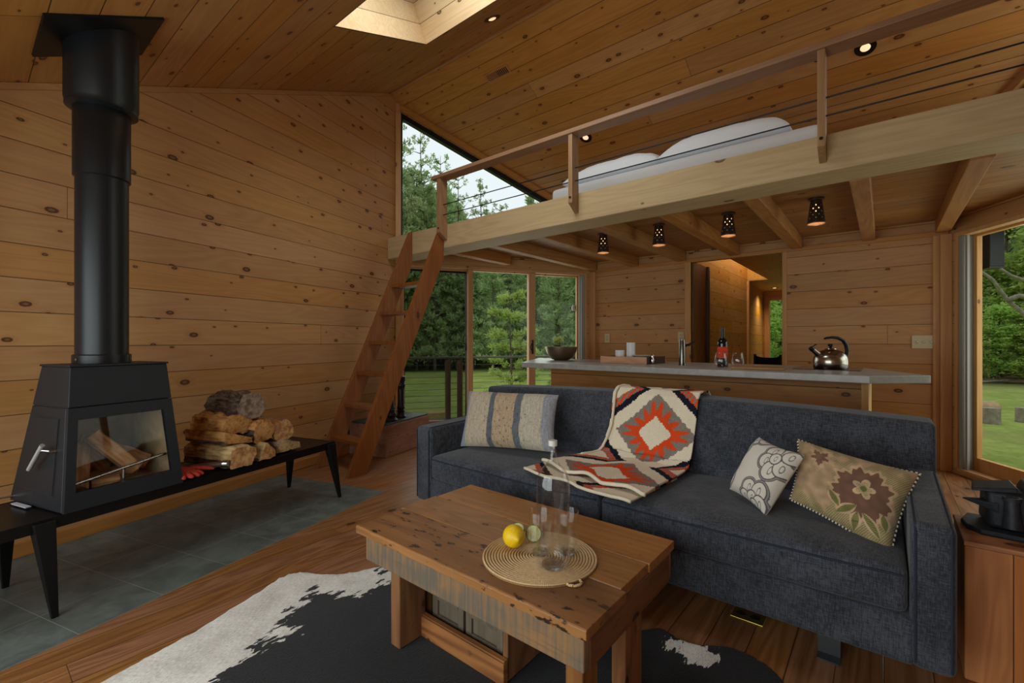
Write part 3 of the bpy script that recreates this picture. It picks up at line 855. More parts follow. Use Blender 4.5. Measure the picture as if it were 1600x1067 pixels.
# red glove and dark-handled tool on the bench
M_red = plain('red_suede', (168, 58, 46), .85, 0, .15, 60, .2, .3)
g = MB()
def blob(mb, pts, rad, fl=.5, n=12):
    pts = [Vector(p) for p in pts]; L = []
    for i, p in enumerate(pts):
        d = (pts[min(i + 1, len(pts) - 1)] - pts[max(i - 1, 0)]).normalized()
        a = d.cross(Vector((0, 0, 1))).normalized(); up = Vector((0, 0, 1))
        L.append([p + a * rad[i] * math.cos(2 * pi * k / n) + up * rad[i] * fl * math.sin(2 * pi * k / n) for k in range(n)])
    mb.loops(L)
blob(g, [wl(.375, .66, .425), wl(.38, .70, .43), wl(.40, .75, .433), wl(.415, .79, .43), wl(.42, .82, .426)], [.05, .062, .062, .055, .03], .42)
for i, (ds, dt) in enumerate(((-.05, .05), (-.02, .065), (.012, .062), (.04, .045))):
    blob(g, [wl(.41 + ds * .5, .77, .428), wl(.41 + ds * .9, .80 + dt * .5, .43), wl(.41 + ds * 1.1, .81 + dt, .422)], [.018, .018, .010], .8, 10)
blob(g, [wl(.44, .735, .43), wl(.48, .745, .434), wl(.525, .79, .428), wl(.54, .815, .424)], [.025, .022, .018, .008], .7, 10)
tag(obj('work_glove', g, M_red, at=wl(.41, .75, .403), smooth=80, subsurf=1), 'red suede work glove lying on the bench beside the stove', 'glove')
t = thing('fireplace_tool', 'dark wooden handled fire tool with a metal end cap lying behind the red glove', 'fire tool', wl(.52, .72, .403))
b = MB().tube([wl(.47, .66, .425), wl(.51, .73, .432), wl(.545, .80, .440), wl(.565, .845, .446)], [.012, .016, .017, .015], 12)
obj('handle', b, plain('dark_handle', (72, 44, 34), .45), t)
b = MB().tube([wl(.565, .845, .446), wl(.571, .857, .447), wl(.576, .868, .448)], [.019, .019, .016], 14)
obj('end_cap', b, M_steel, t)

# ------------------------------------------------------------------ ladder
ld = thing('loft_ladder', 'brown wooden ladder leaning from the floor up to the loft beam', 'ladder', (-3.62, 2.5, 0))
for x in (-3.375, -3.865):
    b = MB()
    poly = [(2.005, 0), (2.18, 0), (3.046, 1.915), (3.046, 2.27), (3.02, 2.255)]
    Mx = Matrix(((0, 0, 1, x - .02), (1, 0, 0, 0), (0, 1, 0, 0), (0, 0, 0, 1)))
    b.prism(poly, 0, .04, M=Mx)
    obj('rail', b, M_ladder, ld, smooth=0, bevel=.003)
for z in (.26, .545, .83, 1.115, 1.40, 1.685):
    y = 2.02 + .452 * z
    b = MB().box(-3.845, -3.395, y, y + .135, z - .034, z)
    obj('tread', b, M_ladder, ld, smooth=0, bevel=.003)

# box with candlesticks
M_box = wood('weathered_red_box', (186, 134, 108), (146, 96, 72), (60, 36, 28), 0, 2, None, knots=.15, var=.1, rough=.7, ring=.3, stain=.55)
bx = thing('wooden_chest', 'weathered reddish timber box with a slate top behind the foot of the ladder', 'box', wl(2.78, .24, 0), WANG)
b = MB().box(2.42, 3.14, -.475, -.02, 0, .305, M=WL)
obj('body', b, M_box, bx, smooth=0, bevel=.006)
b = MB().box(2.43, 3.13, -.465, -.03, .305, .322, M=WL)
obj('top_slab', b, plain('slate_slab', (70, 82, 80), .5, 0, .4, 20, .2), bx, smooth=0, bevel=.004)
M_turned = plain('dark_turned_wood', (34, 30, 32), .3, .1, .5, 30, .2)
def candlestick(label, p, prof):
    o = obj('candlestick', MB().lathe(prof, 24, p), M_turned, at=p, smooth=50)
    return tag(o, label, 'candlestick')
cz = .322
candlestick('short dark turned candlestick tapering to a point on the slate-topped box', wl(2.60, .39, cz), [(.062, 0), (.064, .012), (.055, .022), (.04, .034), (.046, .05), (.047, .07), (.038, .085), (.034, .10), (.042, .108), (.034, .118), (.037, .13), (.026, .145), (.021, .19), (.016, .23), (.009, .27), (.005, .305), (.002, .325)])
candlestick('tall dark column candlestick with a flat top on the slate-topped box', wl(2.80, .355, cz), [(.05, 0), (.052, .015), (.038, .03), (.034, .06), (.044, .075), (.034, .085), (.044, .105), (.036, .12), (.033, .15), (.034, .29), (.033, .31), (.046, .325), (.047, .345), (.038, .355), (.040, .37), (.046, .38), (.046, .425), (.03, .432)])

# ================================================================== SOFA
M_sofa = fabric('charcoal_blue_weave', (39, 42, 48), (82, 86, 95))
M_welt = plain('sofa_welt', (46, 52, 62), .9, 0, .15)
sf = thing('sofa', 'long charcoal blue upholstered sofa with two seat cushions and a tufted back', 'sofa', (-1.03, 2.2, 0))
def puff(x0, x1, y0, y1, z0, z1, crown=.02, nx=24, ny=14, p=6, fr=0.0):
    """cushion block: crowned top, rounded through a bevel"""
    b = MB()
    top = lambda u, v: (x0 + (x1 - x0) * u, y0 + (y1 - y0) * v - fr * (1 - (2 * u - 1) ** 4) * (1 - v) ** 3, z1 + crown * (1 - abs(2 * u - 1) ** p) * (1 - abs(2 * v - 1) ** p))
    bot = lambda u, v: (x0 + (x1 - x0) * u, y0 + (y1 - y0) * v - fr * (1 - (2 * u - 1) ** 4) * (1 - v) ** 3, z0)
    b.grid(top, nx, ny); b.grid(bot, nx, ny, flip=True)
    k = (nx + 1) * (ny + 1)
    ed = [i for i in range(nx)] + [nx + (nx + 1) * j for j in range(ny)] + [ny * (nx + 1) + i for i in range(nx, 0, -1)] + [(nx + 1) * j for j in range(ny, 0, -1)]
    for a, c in zip(ed, ed[1:] + ed[:1]):
        b.f.append([a, a + k, c + k, c]); b.m.append(0)
    return b
b = MB().box(-2.11, .07, 1.805, 2.5, .14, .284)
obj('base', b, M_sofa, sf, smooth=50, bevel=.012, seg=3)
for x0, x1, zf_ in ((-2.235, -2.105, .592), (.060, .163, .574)):
    b = MB()
    b.hexa([(x0, 1.80, .14), (x1, 1.80, .14), (x1, 2.44, .14), (x0, 2.44, .14), (x0, 1.80, zf_), (x1, 1.80, zf_), (x1, 2.44, .605), (x0, 2.44, .605)])
    a = obj('arm', b, M_sofa, sf, smooth=50, bevel=.022, seg=4)
    for xx in (x0 + .012, x1 - .012):
        b = MB().tube([(xx, 1.7995, .16), (xx, 1.7995, zf_ - .023), (xx, 1.815, zf_ - .003), (xx, 2.40, .601)], .0035, 6)
        obj('welt', b, M_welt, a)
for x0, x1 in ((-2.10, -.975), (-.968, .056)):
    c = obj('seat_cushion', puff(x0, x1, 1.80, 2.44, .29, .425, .026, fr=.012), M_sofa, sf, smooth=60, bevel=.022, seg=4)
    b = MB().tube([(x0 + .015 + (x1 - x0 - .03) * i / 20, 1.795 - .012 * (1 - (2 * i / 20 - 1) ** 4), .408) for i in range(21)], .0035, 6)
    obj('piping', b, M_welt, c)
b = MB()
nx, nz_ = 40, 12
ztop = lambda x: .785 + .032 * (1 - ((x + 1.03) / 1.2) ** 2)
def dim(x, z):
    d = 0
    for bx_ in (-1.92, -1.53, -1.35, -.65, -.45, -.10):
        r = math.hypot(x - bx_, z - .575); d += .012 * math.exp(-(r / .035) ** 2)
    return d
X = lambda u: -2.225 + 2.385 * u
fr_ = lambda u, v: (X(u), 2.37 + .075 * v - .02 * math.sin(pi * v) * min(1, 8 * min(u, 1 - u)) + dim(X(u), .28 + (ztop(X(u)) - .28) * v), .28 + (ztop(X(u)) - .28) * v)
bk_ = lambda u, v: (X(u), 2.62 + .02 * v, .14 + (ztop(X(u)) - .14) * v)
b.grid(fr_, 120, 26); k = 121 * 27; b.grid(bk_, 120, 26, flip=True)
ed = list(range(120)) + [120 + 121 * j for j in range(26)] + [26 * 121 + i for i in range(120, 0, -1)] + [121 * j for j in range(26, 0, -1)]
for a, c in zip(ed, ed[1:] + ed[:1]):
    b.f.append([a, a + k, c + k, c]); b.m.append(0)
bk = obj('back', b, M_sofa, sf, smooth=60, bevel=.03, seg=4)
b = MB().tube([(X(i / 40), 2.452, ztop(X(i / 40)) - .012) for i in range(1, 40)], .0035, 6)
obj('piping', b, M_welt, bk)
for bx_ in (-1.92, -1.53, -1.35, -.65, -.45, -.10):
    v = (.575 - .28) / .52; y = fr_((bx_ + 2.225) / 2.385, v)[1]
    b = MB().lathe([(.001, -.005), (.012, -.003), (.015, .0), (.012, .004), (.001, .005)], 14, (bx_, y - .002, .575), M=Matrix.Rotation(pi / 2, 4, 'X'))
    obj('button', b, M_sofa, bk)
for x, y in ((-.15, 1.96), (-1.95, 1.96), (-.15, 2.5), (-1.95, 2.5)):
    b = MB().box(x - .033, x + .033, y - .008, y + .008, 0, .14); b.box(x - .033, x + .033, y - .05, y + .008, .0, .006)
    obj('leg', b, plain('leg_steel', (70, 72, 74), .4, .6), sf, smooth=0)

# ------------------------------------------------------------------ pillows
def pillow(name, label, C, T, paint, mat, nu=90, nv=70, sag=.06, tb=.6, piping=None, exp=.55):
    TL, TR, BR, BL = [Vector(c) for c in C]
    N = ((TR - TL) + (BR - BL)).cross((TL - BL) + (TR - BR)).normalized()
    if N.dot(Vector((0, 0, 1.11)) - TL) < 0: N = -N
    cen = (TL + TR + BR + BL) / 4
    def pos(u, v, side):
        a, c = 2 * u - 1, 2 * v - 1
        a2 = a * (1 - sag * (1 - c * c) * abs(a) ** 2); c2 = c * (1 - sag * 1.2 * (1 - a * a) * abs(c) ** 2)
        uu, vv = (a2 + 1) / 2, (c2 + 1) / 2
        p = (TL * (1 - uu) + TR * uu) * (1 - vv) + (BL * (1 - uu) + BR * uu) * vv
        h = (max(0, (1 - a ** 4) * (1 - c ** 4))) ** exp
        w = nz(a * 2.3 + T * 50, c * 2.3, 3) * .006 * (1 - a * a) * (1 - c * c)
        return p + N * (T * h * (1 if side > 0 else -tb) + w)
    b = MB(); cols = []
    for side in (1, -1):
        b.grid(lambda u, v: pos(u, v, side), nu, nv, flip=(side > 0))
        for j in range(nv + 1):
            for i in range(nu + 1):
                c = paint(i / nu, j / nv, side)
                cols.append(lin(*c))
    R = Matrix.Translation(cen - N * T * tb)
    o = obj(name, b, mat, at=cen - N * T * tb, smooth=180, col=cols)
    if piping:
        rim = [pos(i / 60, 0, 1) for i in range(60)] + [pos(1, i / 40, 1) for i in range(40)] + [pos(1 - i / 60, 1, 1) for i in range(60)] + [pos(0, 1 - i / 40, 1) for i in range(40)]
        p = MB().tube(rim, .0045, 6, closed=True)
        for f in range(len(p.f)): p.m[f] = 1 if (f // 6) % 2 else 0
        obj('piping', p, piping, o)
    return tag(o, label, 'pillow')
M_pil = colattr('pillow_cloth', .9, .35, 420, jitter=.05)
M_pil2 = colattr('pillow_weave', .9, .5, 260, jitter=.14)
M_tap = colattr('pillow_tapestry', .85, .4, 600, jitter=.10)
def striped(u, v, side):
    n = .5 + .5 * nz(u * 160, v * 6, 1); n2 = nz(u * 60, v * 30, 5)
    u += .006 * nz(v * 7, u * 5, 2)
    if u < .07: c = (150, 158, 170)
    elif u < .34: c = (196, 182, 158)
    elif u < .40: c = (104, 108, 114)
    elif u < .62: c = (194, 168, 138)
    elif u < .69: c = (108, 114, 118)
    elif u < .90: c = (198, 188, 168)
    else: c = (162, 164, 172)
    k = .80 + .28 * n + .12 * n2
    if n2 > .42 and .3 < u < .75: k *= .55
    return tuple(max(10, min(255, x * k)) for x in c)
pillow('striped_pillow', 'wide cream and grey-blue striped pillow at the left end of the sofa', [(-2.21, 2.238, .769), (-1.515, 2.298, .788), (-1.40, 2.085, .50), (-2.05, 2.00, .455)], .075, striped, M_pil2, 200, 80, .05)
def circles(u, v, side):
    base = (214, 208, 196); ink = (96, 94, 94)
    if side < 0: return base
    # clusters of scallops: centres (cx, cy, r); later ones lie on top
    cl = [((.78, .30), [(.84, .08, .12), (.66, .14, .14), (.62, .32, .13), (.78, .43, .15), (.92, .34, .13), (.76, .24, .10), (.93, .13, .12)]),
          ((.55, .85), [(.58, .80, .14), (.80, .78, .15), (.52, .97, .12), (.70, .92, .12), (.87, .94, .13), (.76, 1.02, .12)]),
          ((.05, .05), [(.10, .02, .16), (.0, .22, .15), (.28, -.03, .14)]), ((-.02, .72), [(-.02, .62, .14), (.0, .80, .16)])]
    col = None
    for cc, cs_ in cl:
        inside = False; last = None
        for cx, cy, r in cs_:
            d = math.hypot((u - cx), (v - cy))
            if d < r: last = (d, r, cx, cy); inside = True
        if inside:
            d, r, cx, cy = last
            if d > r - .018: return ink
            ud, vd = (u - cx), (v - cy)
            e = math.hypot((ud - r * .1) * 2.0, vd) / (r * .42)
            if .78 < e < 1.12: return (120, 118, 116)
            return (216, 210, 198)
        d = min(math.hypot(u - cx, v - cy) - r for cx, cy, r in cs_)
        if d < .028: return ink if d > .016 else (150, 146, 142)
    return base
pillow('scallop_print_pillow', 'small white pillow with grey circle scallop print, right half of the sofa', [(-.415, 2.186, .699), (-.230, 2.043, .679), (-.347, 1.95, .445), (-.51, 2.092, .48)], .055, circles, M_pil, 180, 180, .07)
def floral(u, v, side):
    h1, h2 = nz(u * 5, v * 4, 7), nz(u * 13, v * 10, 9)
    base = (178, 150, 116)
    if side < 0: return (140, 118, 90)
    # hatch of green
    w = (u * 1.0 * 52 + v * 26 + h1 * .8) % 1
    k = nz(u * 2.2 + 3, v * 2.4, 1) + .25 * h2
    c = base
    if k < .12: c = (128, 130, 78) if w < .42 else (182, 156, 118)
    # brown medallion with pale scroll rim
    a = math.atan2(v - .55, (u - .66) * 1.3); r = math.hypot((u - .66) * 1.25, v - .55)
    R = .30 + .03 * math.sin(9 * a) + .02 * math.sin(23 * a)
    if r < R: c = (120, 88, 72)
    elif r < R + .045: c = (196, 166, 130)
    r2 = math.hypot((u - .24) * 1.4, (v - .26) * 1.0); a2 = math.atan2(v - .26, u - .24)
    R2 = .16 + .05 * math.sin(5 * a2) + .02 * math.sin(17 * a2)
    if r2 < R2 * .6: c = (124, 92, 74)
    elif r2 < R2: c = (194, 164, 128)
    # blossom and leaves
    a3 = math.atan2(v - .48, u - .66); r3 = math.hypot((u - .66) * 1.2, v - .48)
    P = .06 + .065 * abs(math.cos(2.5 * a3 + .5))
    if r3 < P:
        c = (204, 176, 140) if r3 > P * .72 or (r3 * 60) % 1 < .4 else (166, 152, 104)
    if r3 < .035: c = (110, 116, 62)
    for lx, ly_, la, ll in ((.56, .80, -.9, .26), (.80, .84, .7, .26), (.66, .88, -1.57, .22), (.44, .74, -2.2, .2), (.90, .74, 1.2, .16)):
        du, dv = u - lx, (v - ly_)
        x = du * math.cos(la) + dv * math.sin(la); y = -du * math.sin(la) + dv * math.cos(la)
        if abs(x) < ll / 2:
            wv = .055 * (1 - (2 * x / ll) ** 2)
            if abs(y) < wv:
                c = (96, 104, 48) if abs(y) < wv * .55 and (x * 70) % 1 < .6 else ((200, 172, 136) if abs(y) > wv * .6 else (150, 138, 92))
    k2 = 1 + .14 * h2
    return tuple(max(8, min(255, x * k2)) for x in c)
M_pw = plain('piping_pale', (214, 206, 190), .8); M_pb = plain('piping_black', (40, 36, 34), .8)
pillow('tapestry_pillow', 'olive and brown tapestry pillow with beaded edge against the right sofa arm', [(-.272, 2.18, .708), (.098, 2.135, .647), (.016, 1.94, .40), (-.278, 2.025, .505)], .06, floral, M_tap, 220, 150, .07, piping=[M_pw, M_pb])

# ------------------------------------------------------------------ knitted throw
M_kc = [plain('knit_cream', (226, 214, 190), .95, 0, .1, 300, .12, .5), plain('knit_orange', (214, 76, 36), .95, 0, .1, 300, .15, .5),
        plain('knit_navy', (30, 30, 42), .95, 0, .1, 300, .2, .5), plain('knit_grey', (132, 122, 112), .95, 0, .1, 260, .3, .5)]
def knit(u, v):
    """u, v in metres on the blanket"""
    q = .0075
    u = (math.floor(u / q) + .5) * q; v = (math.floor(v / q) + .5) * q
    P = .50
    cu = .315
    dv = ((v - .30 + P / 2) % P) - P / 2
    d = abs(u - cu) / .265 + abs(dv) / .215
    if d < .42: return 0
    if d < 1.0:
        a = (abs(u - cu) / .265 - abs(dv) / .215) / d * 2.0 + .5
        tri = abs(a - math.floor(a) - .5) * 2
        return 1 if d < .54 + .42 * tri else 3
    if d < 1.42: return 0
    if d < 1.62: return 2
    if d < 1.85: return 1 if (u * 31 + v * 17) % 1 < .55 else 3
    return 0
th = thing('knitted_throw', 'cream, orange, grey and navy diamond-patterned knitted throw over the middle of the sofa', 'blanket', (-1.0, 2.3, .46))
path = [(2.68, .62), (2.675, .74), (2.66, .80), (2.62, .832), (2.54, .842), (2.47, .838), (2.435, .81), (2.42, .74), (2.395, .64), (2.37, .55), (2.345, .50), (2.31, .472), (2.25, .466), (2.15, .468), (2.05, .468), (1.95, .466), (1.87, .464)]
def along(path, s):
    acc = 0
    for a, c in zip(path, path[1:]):
        l = math.hypot(c[0] - a[0], c[1] - a[1])
        if acc + l >= s: f = (s - acc) / l; return (a[0] + (c[0] - a[0]) * f, a[1] + (c[1] - a[1]) * f)
        acc += l
    return path[-1]
TL_ = sum(math.hypot(c[0] - a[0], c[1] - a[1]) for a, c in zip(path, path[1:]))
S0 = .27     # where the crest lies
def throw_pos(u, v, lay=0):
    s = v * TL_
    y, z = along(path, s)
    dn = max(0, (s - .62) / (TL_ - .62))
    w = .475 + .10 * dn
    xl = -1.21 - .02 * v - .10 * dn ** 1.0
    x = xl + w * u
    x += .012 * nz(v * 4, u * 2, 2)
    bump_ = .010 * math.sin(u * 7 + 1) + .008 * nz(u * 4, v * 6, 8)
    if z > .5: y -= abs(bump_) * .8 + .006
    z += abs(bump_) * (1.0 if s > .75 else .3)
    # front edge drifts forward towards the right
    if dn > 0:
        y += -dn * (.10 * (u - .25)) + .05 * dn * (1 - u) ** 2
        y += .012 * math.sin(u * 16 + 1) * dn ** 3
        z += dn ** 2 * (.010 + .014 * abs(math.sin(u * 9 + .6)))
        x -= .06 * dn * (1 - u) ** 2
    return (x, y, z)
b = MB().grid(lambda u, v: throw_pos(u, v), 130, 280, mi=lambda u, v: knit(u * .56 - .0, v * TL_ - .33))
obj('top_layer', b, M_kc, th, smooth=180, thick=.009)
def low_pos(u, v):
    x = -1.40 + .64 * u - .03 * v; y = 2.17 - .40 * v + .07 * (1 - u) * v - .055 * u * v
    y += .014 * math.sin(u * 13 + 2.1) * v
    z = .458 + .004 * abs(math.sin(u * 11)) * v + .002 * v
    return (x, y, z)
b = MB().grid(low_pos, 130, 80, mi=lambda u, v: knit(u * .66 + .05, v * .42 + .16))
obj('under_layer', b, M_kc, th, smooth=180, thick=.008)
# rolled selvedge down the left side
b = MB().tube([Vector(throw_pos(0.035, .17 + .60 * i / 40)) + Vector((0.0, -.012, .006)) for i in range(41)], .008, 8)
obj('edge_roll', b, M_kc[0], th, smooth=180)
b = MB().tube([Vector(throw_pos(i / 40, 1.0)) + Vector((0, 0, -.002)) for i in range(41)], .009, 8)
obj('edge_roll', b, M_kc[0], th, smooth=180)
b = MB().tube([Vector(low_pos(i / 40, 1.0)) for i in range(41)], .0075, 8)
obj('edge_roll', b, M_kc[0], th, smooth=180)

# ================================================================== COFFEE TABLE
M_ttop = wood('reclaimed_top', (172, 120, 64), (128, 84, 42), (44, 26, 14), 0, 1, None, knots=.25, var=.28, rough=.38, ring=.35, stain=.45, spec=.45)
M_ttop2 = wood('reclaimed_top_worn', (164, 114, 62), (116, 76, 40), (40, 24, 14), 0, 1, None, knots=.35, var=.2, rough=.42, ring=.35, stain=.95, spec=.4)
def apron_mat(name, along):
    t = NT(name); v, q = t.obj()
    A, B = q[along], q[2]
    saw = t.noise(t.xyz(t.m('MULTIPLY', A, 70.0), t.m('MULTIPLY', B, 3.0), 1.0), 1, 3, .6)
    g = t.noise(t.xyz(t.m('MULTIPLY', A, 4.0), t.m('MULTIPLY', B, 60.0), 3.0), 1, 4, .6)
    big = t.noise(t.xyz(t.m('MULTIPLY', A, 6.0), t.m('MULTIPLY', B, 8.0), 5.0), 1, 3, .6)
    c = t.mix(t.ss(t.m('MULTIPLY_ADD', saw, .62, t.m('MULTIPLY', big, .5)), .44, .68), lin(100, 92, 80), lin(142, 106, 70))
    c = t.mix(t.m('MULTIPLY', t.ss(g, .55, .75), .5), c, lin(84, 72, 58))
    t.bsdf(c, .8, 0, .2, t.bump(saw, .45, .004))
    return t.mat
M_apx, M_apy = apron_mat('weathered_apron', 0), wood('reclaimed_end_apron', (128, 86, 52), (92, 58, 34), (44, 26, 14), 1, 2, None, knots=.2, var=.15, rough=.7, ring=.5, stain=.3)
M_tleg = wood('reclaimed_leg', (146, 98, 56), (100, 62, 34), (40, 24, 14), 2, 1, None, knots=.3, var=.2, rough=.65, ring=.5, stain=.4)
M_tbrd = wood('reclaimed_board', (166, 108, 60), (118, 70, 36), (40, 24, 14), 0, 2, None, knots=.3, var=.2, rough=.6, ring=.7, stain=.4)
M_shut = wood('grey_shutter', (112, 100, 84), (82, 70, 58), (40, 30, 24), 2, 0, None, knots=.1, var=.1, rough=.75, ring=.3)
tb_ = thing('coffee_table', 'rustic reclaimed wood coffee table with grey aprons and a small panelled cabinet beneath', 'coffee table', (-1.06, 1.27, 0))
for i, (x0, x1, y0, y1, z0, m) in enumerate(((-1.545, -.553, .958, 1.179, .388, M_ttop2), (-1.562, -.571, 1.1815, 1.368, .386, M_ttop), (-1.553, -.566, 1.371, 1.585, .387, M_ttop))):
    b = MB()
    xs = 40
    # slightly worn long edges
    L = []
    for k in range(xs + 1):
        f = k / xs; x = x0 + (x1 - x0) * f
        e = .004 * nz(f * 14, i * 5) + (.003 * nz(f * 50, i * 3)) if i == 0 else .001 * nz(f * 9, i)
        c = .004 if i == 0 else .002
        L.append([(x, y0 + e, z0), (x, y1, z0), (x, y1, .416 - .001), (x, y1 - c, .416), (x, y0 + c + e, .416), (x, y0 + e, .416 - .004)])
    b.loops(L)
    # loops are ordered around the board, wind outward
    obj('top_plank', b, m, tb_, smooth=0, bevel=.0015)
for nm, bb, m in (('front', (-1.50, -.568, .972, 1.0, .295, .387), M_apx), ('back', (-1.50, -.568, 1.535, 1.562, .295, .387), M_apx), ('right', (-.598, -.566, 1.0, 1.535, .29, .387), M_apy), ('left', (-1.502, -1.474, 1.0, 1.535, .295, .387), M_apy)):
    obj('apron', MB().box(*bb), m, tb_, smooth=0, bevel=.004)
for bb in ((-1.387, -1.335, .985, 1.12, .0, .30), (-.640, -.588, .985, 1.08, .0, .30), (-.632, -.586, 1.243, 1.36, .0, .30), (-1.387, -1.335, 1.26, 1.39, .0, .30)):
    bb = list(bb); bb[4] = .012; bb[2] = max(bb[2], 1.001); bb[5] = .386
    obj('leg', MB().box(*bb), M_tleg, tb_, smooth=0, bevel=.004)
cb = MB()
cb.box(-1.368, -1.35, 1.125, 1.42, .014, .386); cb.box(-.958, -.937, 1.125, 1.42, .014, .386); cb.box(-1.35, -.958, 1.40, 1.42, .014, .386); cb.box(-1.35, -.958, 1.125, 1.40, .014, .03)
obj('cabinet_box', cb, M_tleg, tb_, smooth=0, bevel=.003)
b = MB(); b.box(-1.374, -.934, 1.10, 1.1235, .012, .085); b.box(-1.374, -.934, 1.103, 1.1235, .0865, .092)
obj('bottom_board', b, M_tbrd, tb_, smooth=0, bevel=.003)
for x0, x1 in ((-1.325, -1.16), (-1.148, -.975)):
    b = MB(); e = .028; y0, y1 = 1.145, 1.168
    b.box(x0, x0 + e, y0, y1, .05, .386); b.box(x1 - e, x1, y0, y1, .05, .386); b.box(x0 + e, x1 - e, y0, y1, .14, .175); b.box(x0 + e, x1 - e, y0, y1, .34, .386); b.box(x0 + e, x1 - e, y0, y1, .05, .085)
    b.box(x0 + e, x1 - e, y0 + .012, y1 - .002, .175, .34); b.box(x0 + e, x1 - e, y0 + .008, y1 - .002, .085, .14)
    b.box(x0 + e + .018, x1 - e - .018, y0 + .006, y0 + .014, .193, .322)
    obj('cabinet_door', b, M_shut, tb_, smooth=0, bevel=.002)

# cowhide rug
M_hide = NT('cowhide')
t = M_hide; v, q = t.obj()
a = t.n('ShaderNodeVertexColor', layer_name='Col').outputs[0]
aw = t.n('ShaderNodeSeparateColor', {0: a}).outputs[0]
jag = t.noise(t.xyz(t.m('MULTIPLY', q[0], 38.0), t.m('MULTIPLY', q[1], 13.0), 0.0), 1, 4, .6, .4)
jag2 = t.noise(t.xyz(t.m('MULTIPLY', q[0], 15.0), t.m('MULTIPLY', q[1], 7.0), 4.0), 1, 3, .6, .8)
hair = t.noise(t.xyz(t.m('MULTIPLY', q[0], 300.0), t.m('MULTIPLY', q[1], 60.0), 0.0), 1, 3, .6)
wv = t.m('ADD', aw, t.m('ADD', t.m('MULTIPLY', t.m('ADD', t.m('SUBTRACT', jag, .5), t.m('SUBTRACT', jag2, .5)), 1.2), t.m('MULTIPLY', t.m('SUBTRACT', hair, .5), .12)))
mask = t.ss(wv, .48, .53)
blk = t.mix(hair, lin(12, 12, 14), lin(34, 33, 36)); wht = t.mix(t.ss(t.m('ADD', hair, t.m('MULTIPLY', t.m('SUBTRACT', t.noise(v, 9, 3), .5), .6)), .25, .7), lin(196, 190, 178), lin(238, 235, 228))
t.bsdf(t.mix(mask, blk, wht), .75, 0, .2, t.bump(hair, .6, .006), Sheen_Weight=.1)
M_hide = M_hide.mat
out = [(-1.93, .05), (-1.97, .303), (-2.035, .569), (-2.12, .80), (-2.185, .965), (-2.165, 1.045), (-2.07, 1.10), (-1.985, 1.18), (-1.90, 1.335), (-1.84, 1.40), (-1.74, 1.36), (-1.6, 1.42), (-1.3, 1.62), (-1.0, 1.72), (-.80, 1.70), (-.72, 1.66), (-.66, 1.72), (-.60, 1.705), (-.52, 1.71),
       (-.42, 1.775), (-.33, 1.765), (-.25, 1.70), (-.16, 1.50), (-.2, 1.2), (-.35, .95), (-.3, .6), (-.2, .3), (-.5, .12), (-.9, .2), (-1.3, .0), (-1.6, -.05)]
C0 = Vector((-1.15, .9))
def catmull(P, t_):
    n = len(P); i = int(t_ * n) % n; f = t_ * n - int(t_ * n)
    a, b_, c, d = [Vector(P[(i + k - 1) % n]) for k in range(4)]
    return .5 * ((2 * b_) + (c - a) * f + (2 * a - 5 * b_ + 4 * c - d) * f * f + (3 * b_ - a - 3 * c + d) * f ** 3)
NA, NRr = 420, 70
rim = []
for i in range(NA):
    p = catmull(out, i / NA); d = (p - C0).normalized()
    rim.append(p + d * (.012 * nz(i * .35, 1) + .006 * nz(i * 1.7, 4)))
V = []; cols = []
def white_at(p, k, i):
    w = 0.0
    # broad white flank along the left edge, patch at the front right
    ed = (1 - k) * (rim[i] - C0).length
    left = max(0.0, min(1.0, (-1.55 - p.x) / .25))
    lim = .06 + .30 * max(0, min(1, (1.15 - p.y) / .7)) + .05 * nz(p.x * 5, p.y * 5, 3) + .03 * nz(p.x * 14, p.y * 14, 5)
    if p.y > 1.0: lim = .13
    w = max(w, (1.0 - max(0, ed - lim + .05) / .30) * left)
    dsp = math.hypot((p.x + .52) * .9, (p.y - 1.655) * 1.3)
    w = max(w, 1.0 - max(0, dsp - .02) / .12)
    if -1.9 < p.x < -1.83 and 1.26 < p.y: w = min(w, .4)
    return max(0.0, min(1.0, w))
for j in range(NRr + 1):
    k = (j / NRr) ** .8
    for i in range(NA):
        p = C0.lerp(rim[i], k)
        z = .006 + .004 * nz(p.x * 4, p.y * 4) + (.004 if j < NRr else -.004)
        V.append((p.x, p.y, max(.001, z))); w = white_at(p, k, i); cols.append((w, w, w, 1))
b = MB(); F_ = []
for j in range(NRr):
    for i in range(NA):
        F_.append((j * NA + i, j * NA + (i + 1) % NA, (j + 1) * NA + (i + 1) % NA, (j + 1) * NA + i))
b.add(V, F_)
tag(obj('cowhide_rug', b, M_hide, at=(-1.15, .9, .004), smooth=180, col=cols), 'black and white cowhide rug on the wooden floor under the coffee table', 'rug')

# ------------------------------------------------------------------ on the coffee table
M_mat = NT('sea_grass'); t = M_mat; v, q = t.obj()
ang_ = t.m('ARCTAN2', q[1], q[0])
st_ = t.m('SINE', t.m('MULTIPLY', ang_, 220.0)); nn = t.noise(v, 90, 3, .6)
rr = t.m('SQRT', t.m('ADD', t.m('MULTIPLY', q[0], q[0]), t.m('MULTIPLY', q[1], q[1])))
gr_ = t.m('ABSOLUTE', t.m('SINE', t.m('MULTIPLY', rr, pi / .0092)))
cc = t.mix(t.m('MULTIPLY_ADD', st_, .2, nn), lin(176, 140, 94), lin(228, 200, 156))
t.bsdf(t.mix(t.ss(gr_, .0, .55), lin(120, 88, 52), cc), .85, 0, .15, t.bump(st_, .25, .002))
mt = thing('woven_placemat', 'round coiled straw placemat with a hanging loop on the coffee table', 'placemat', (-.858, 1.19, .4165))
prof = [(.0005, .4165), (.183, .4165)]
nr = 20; R_ = .184
tp = []
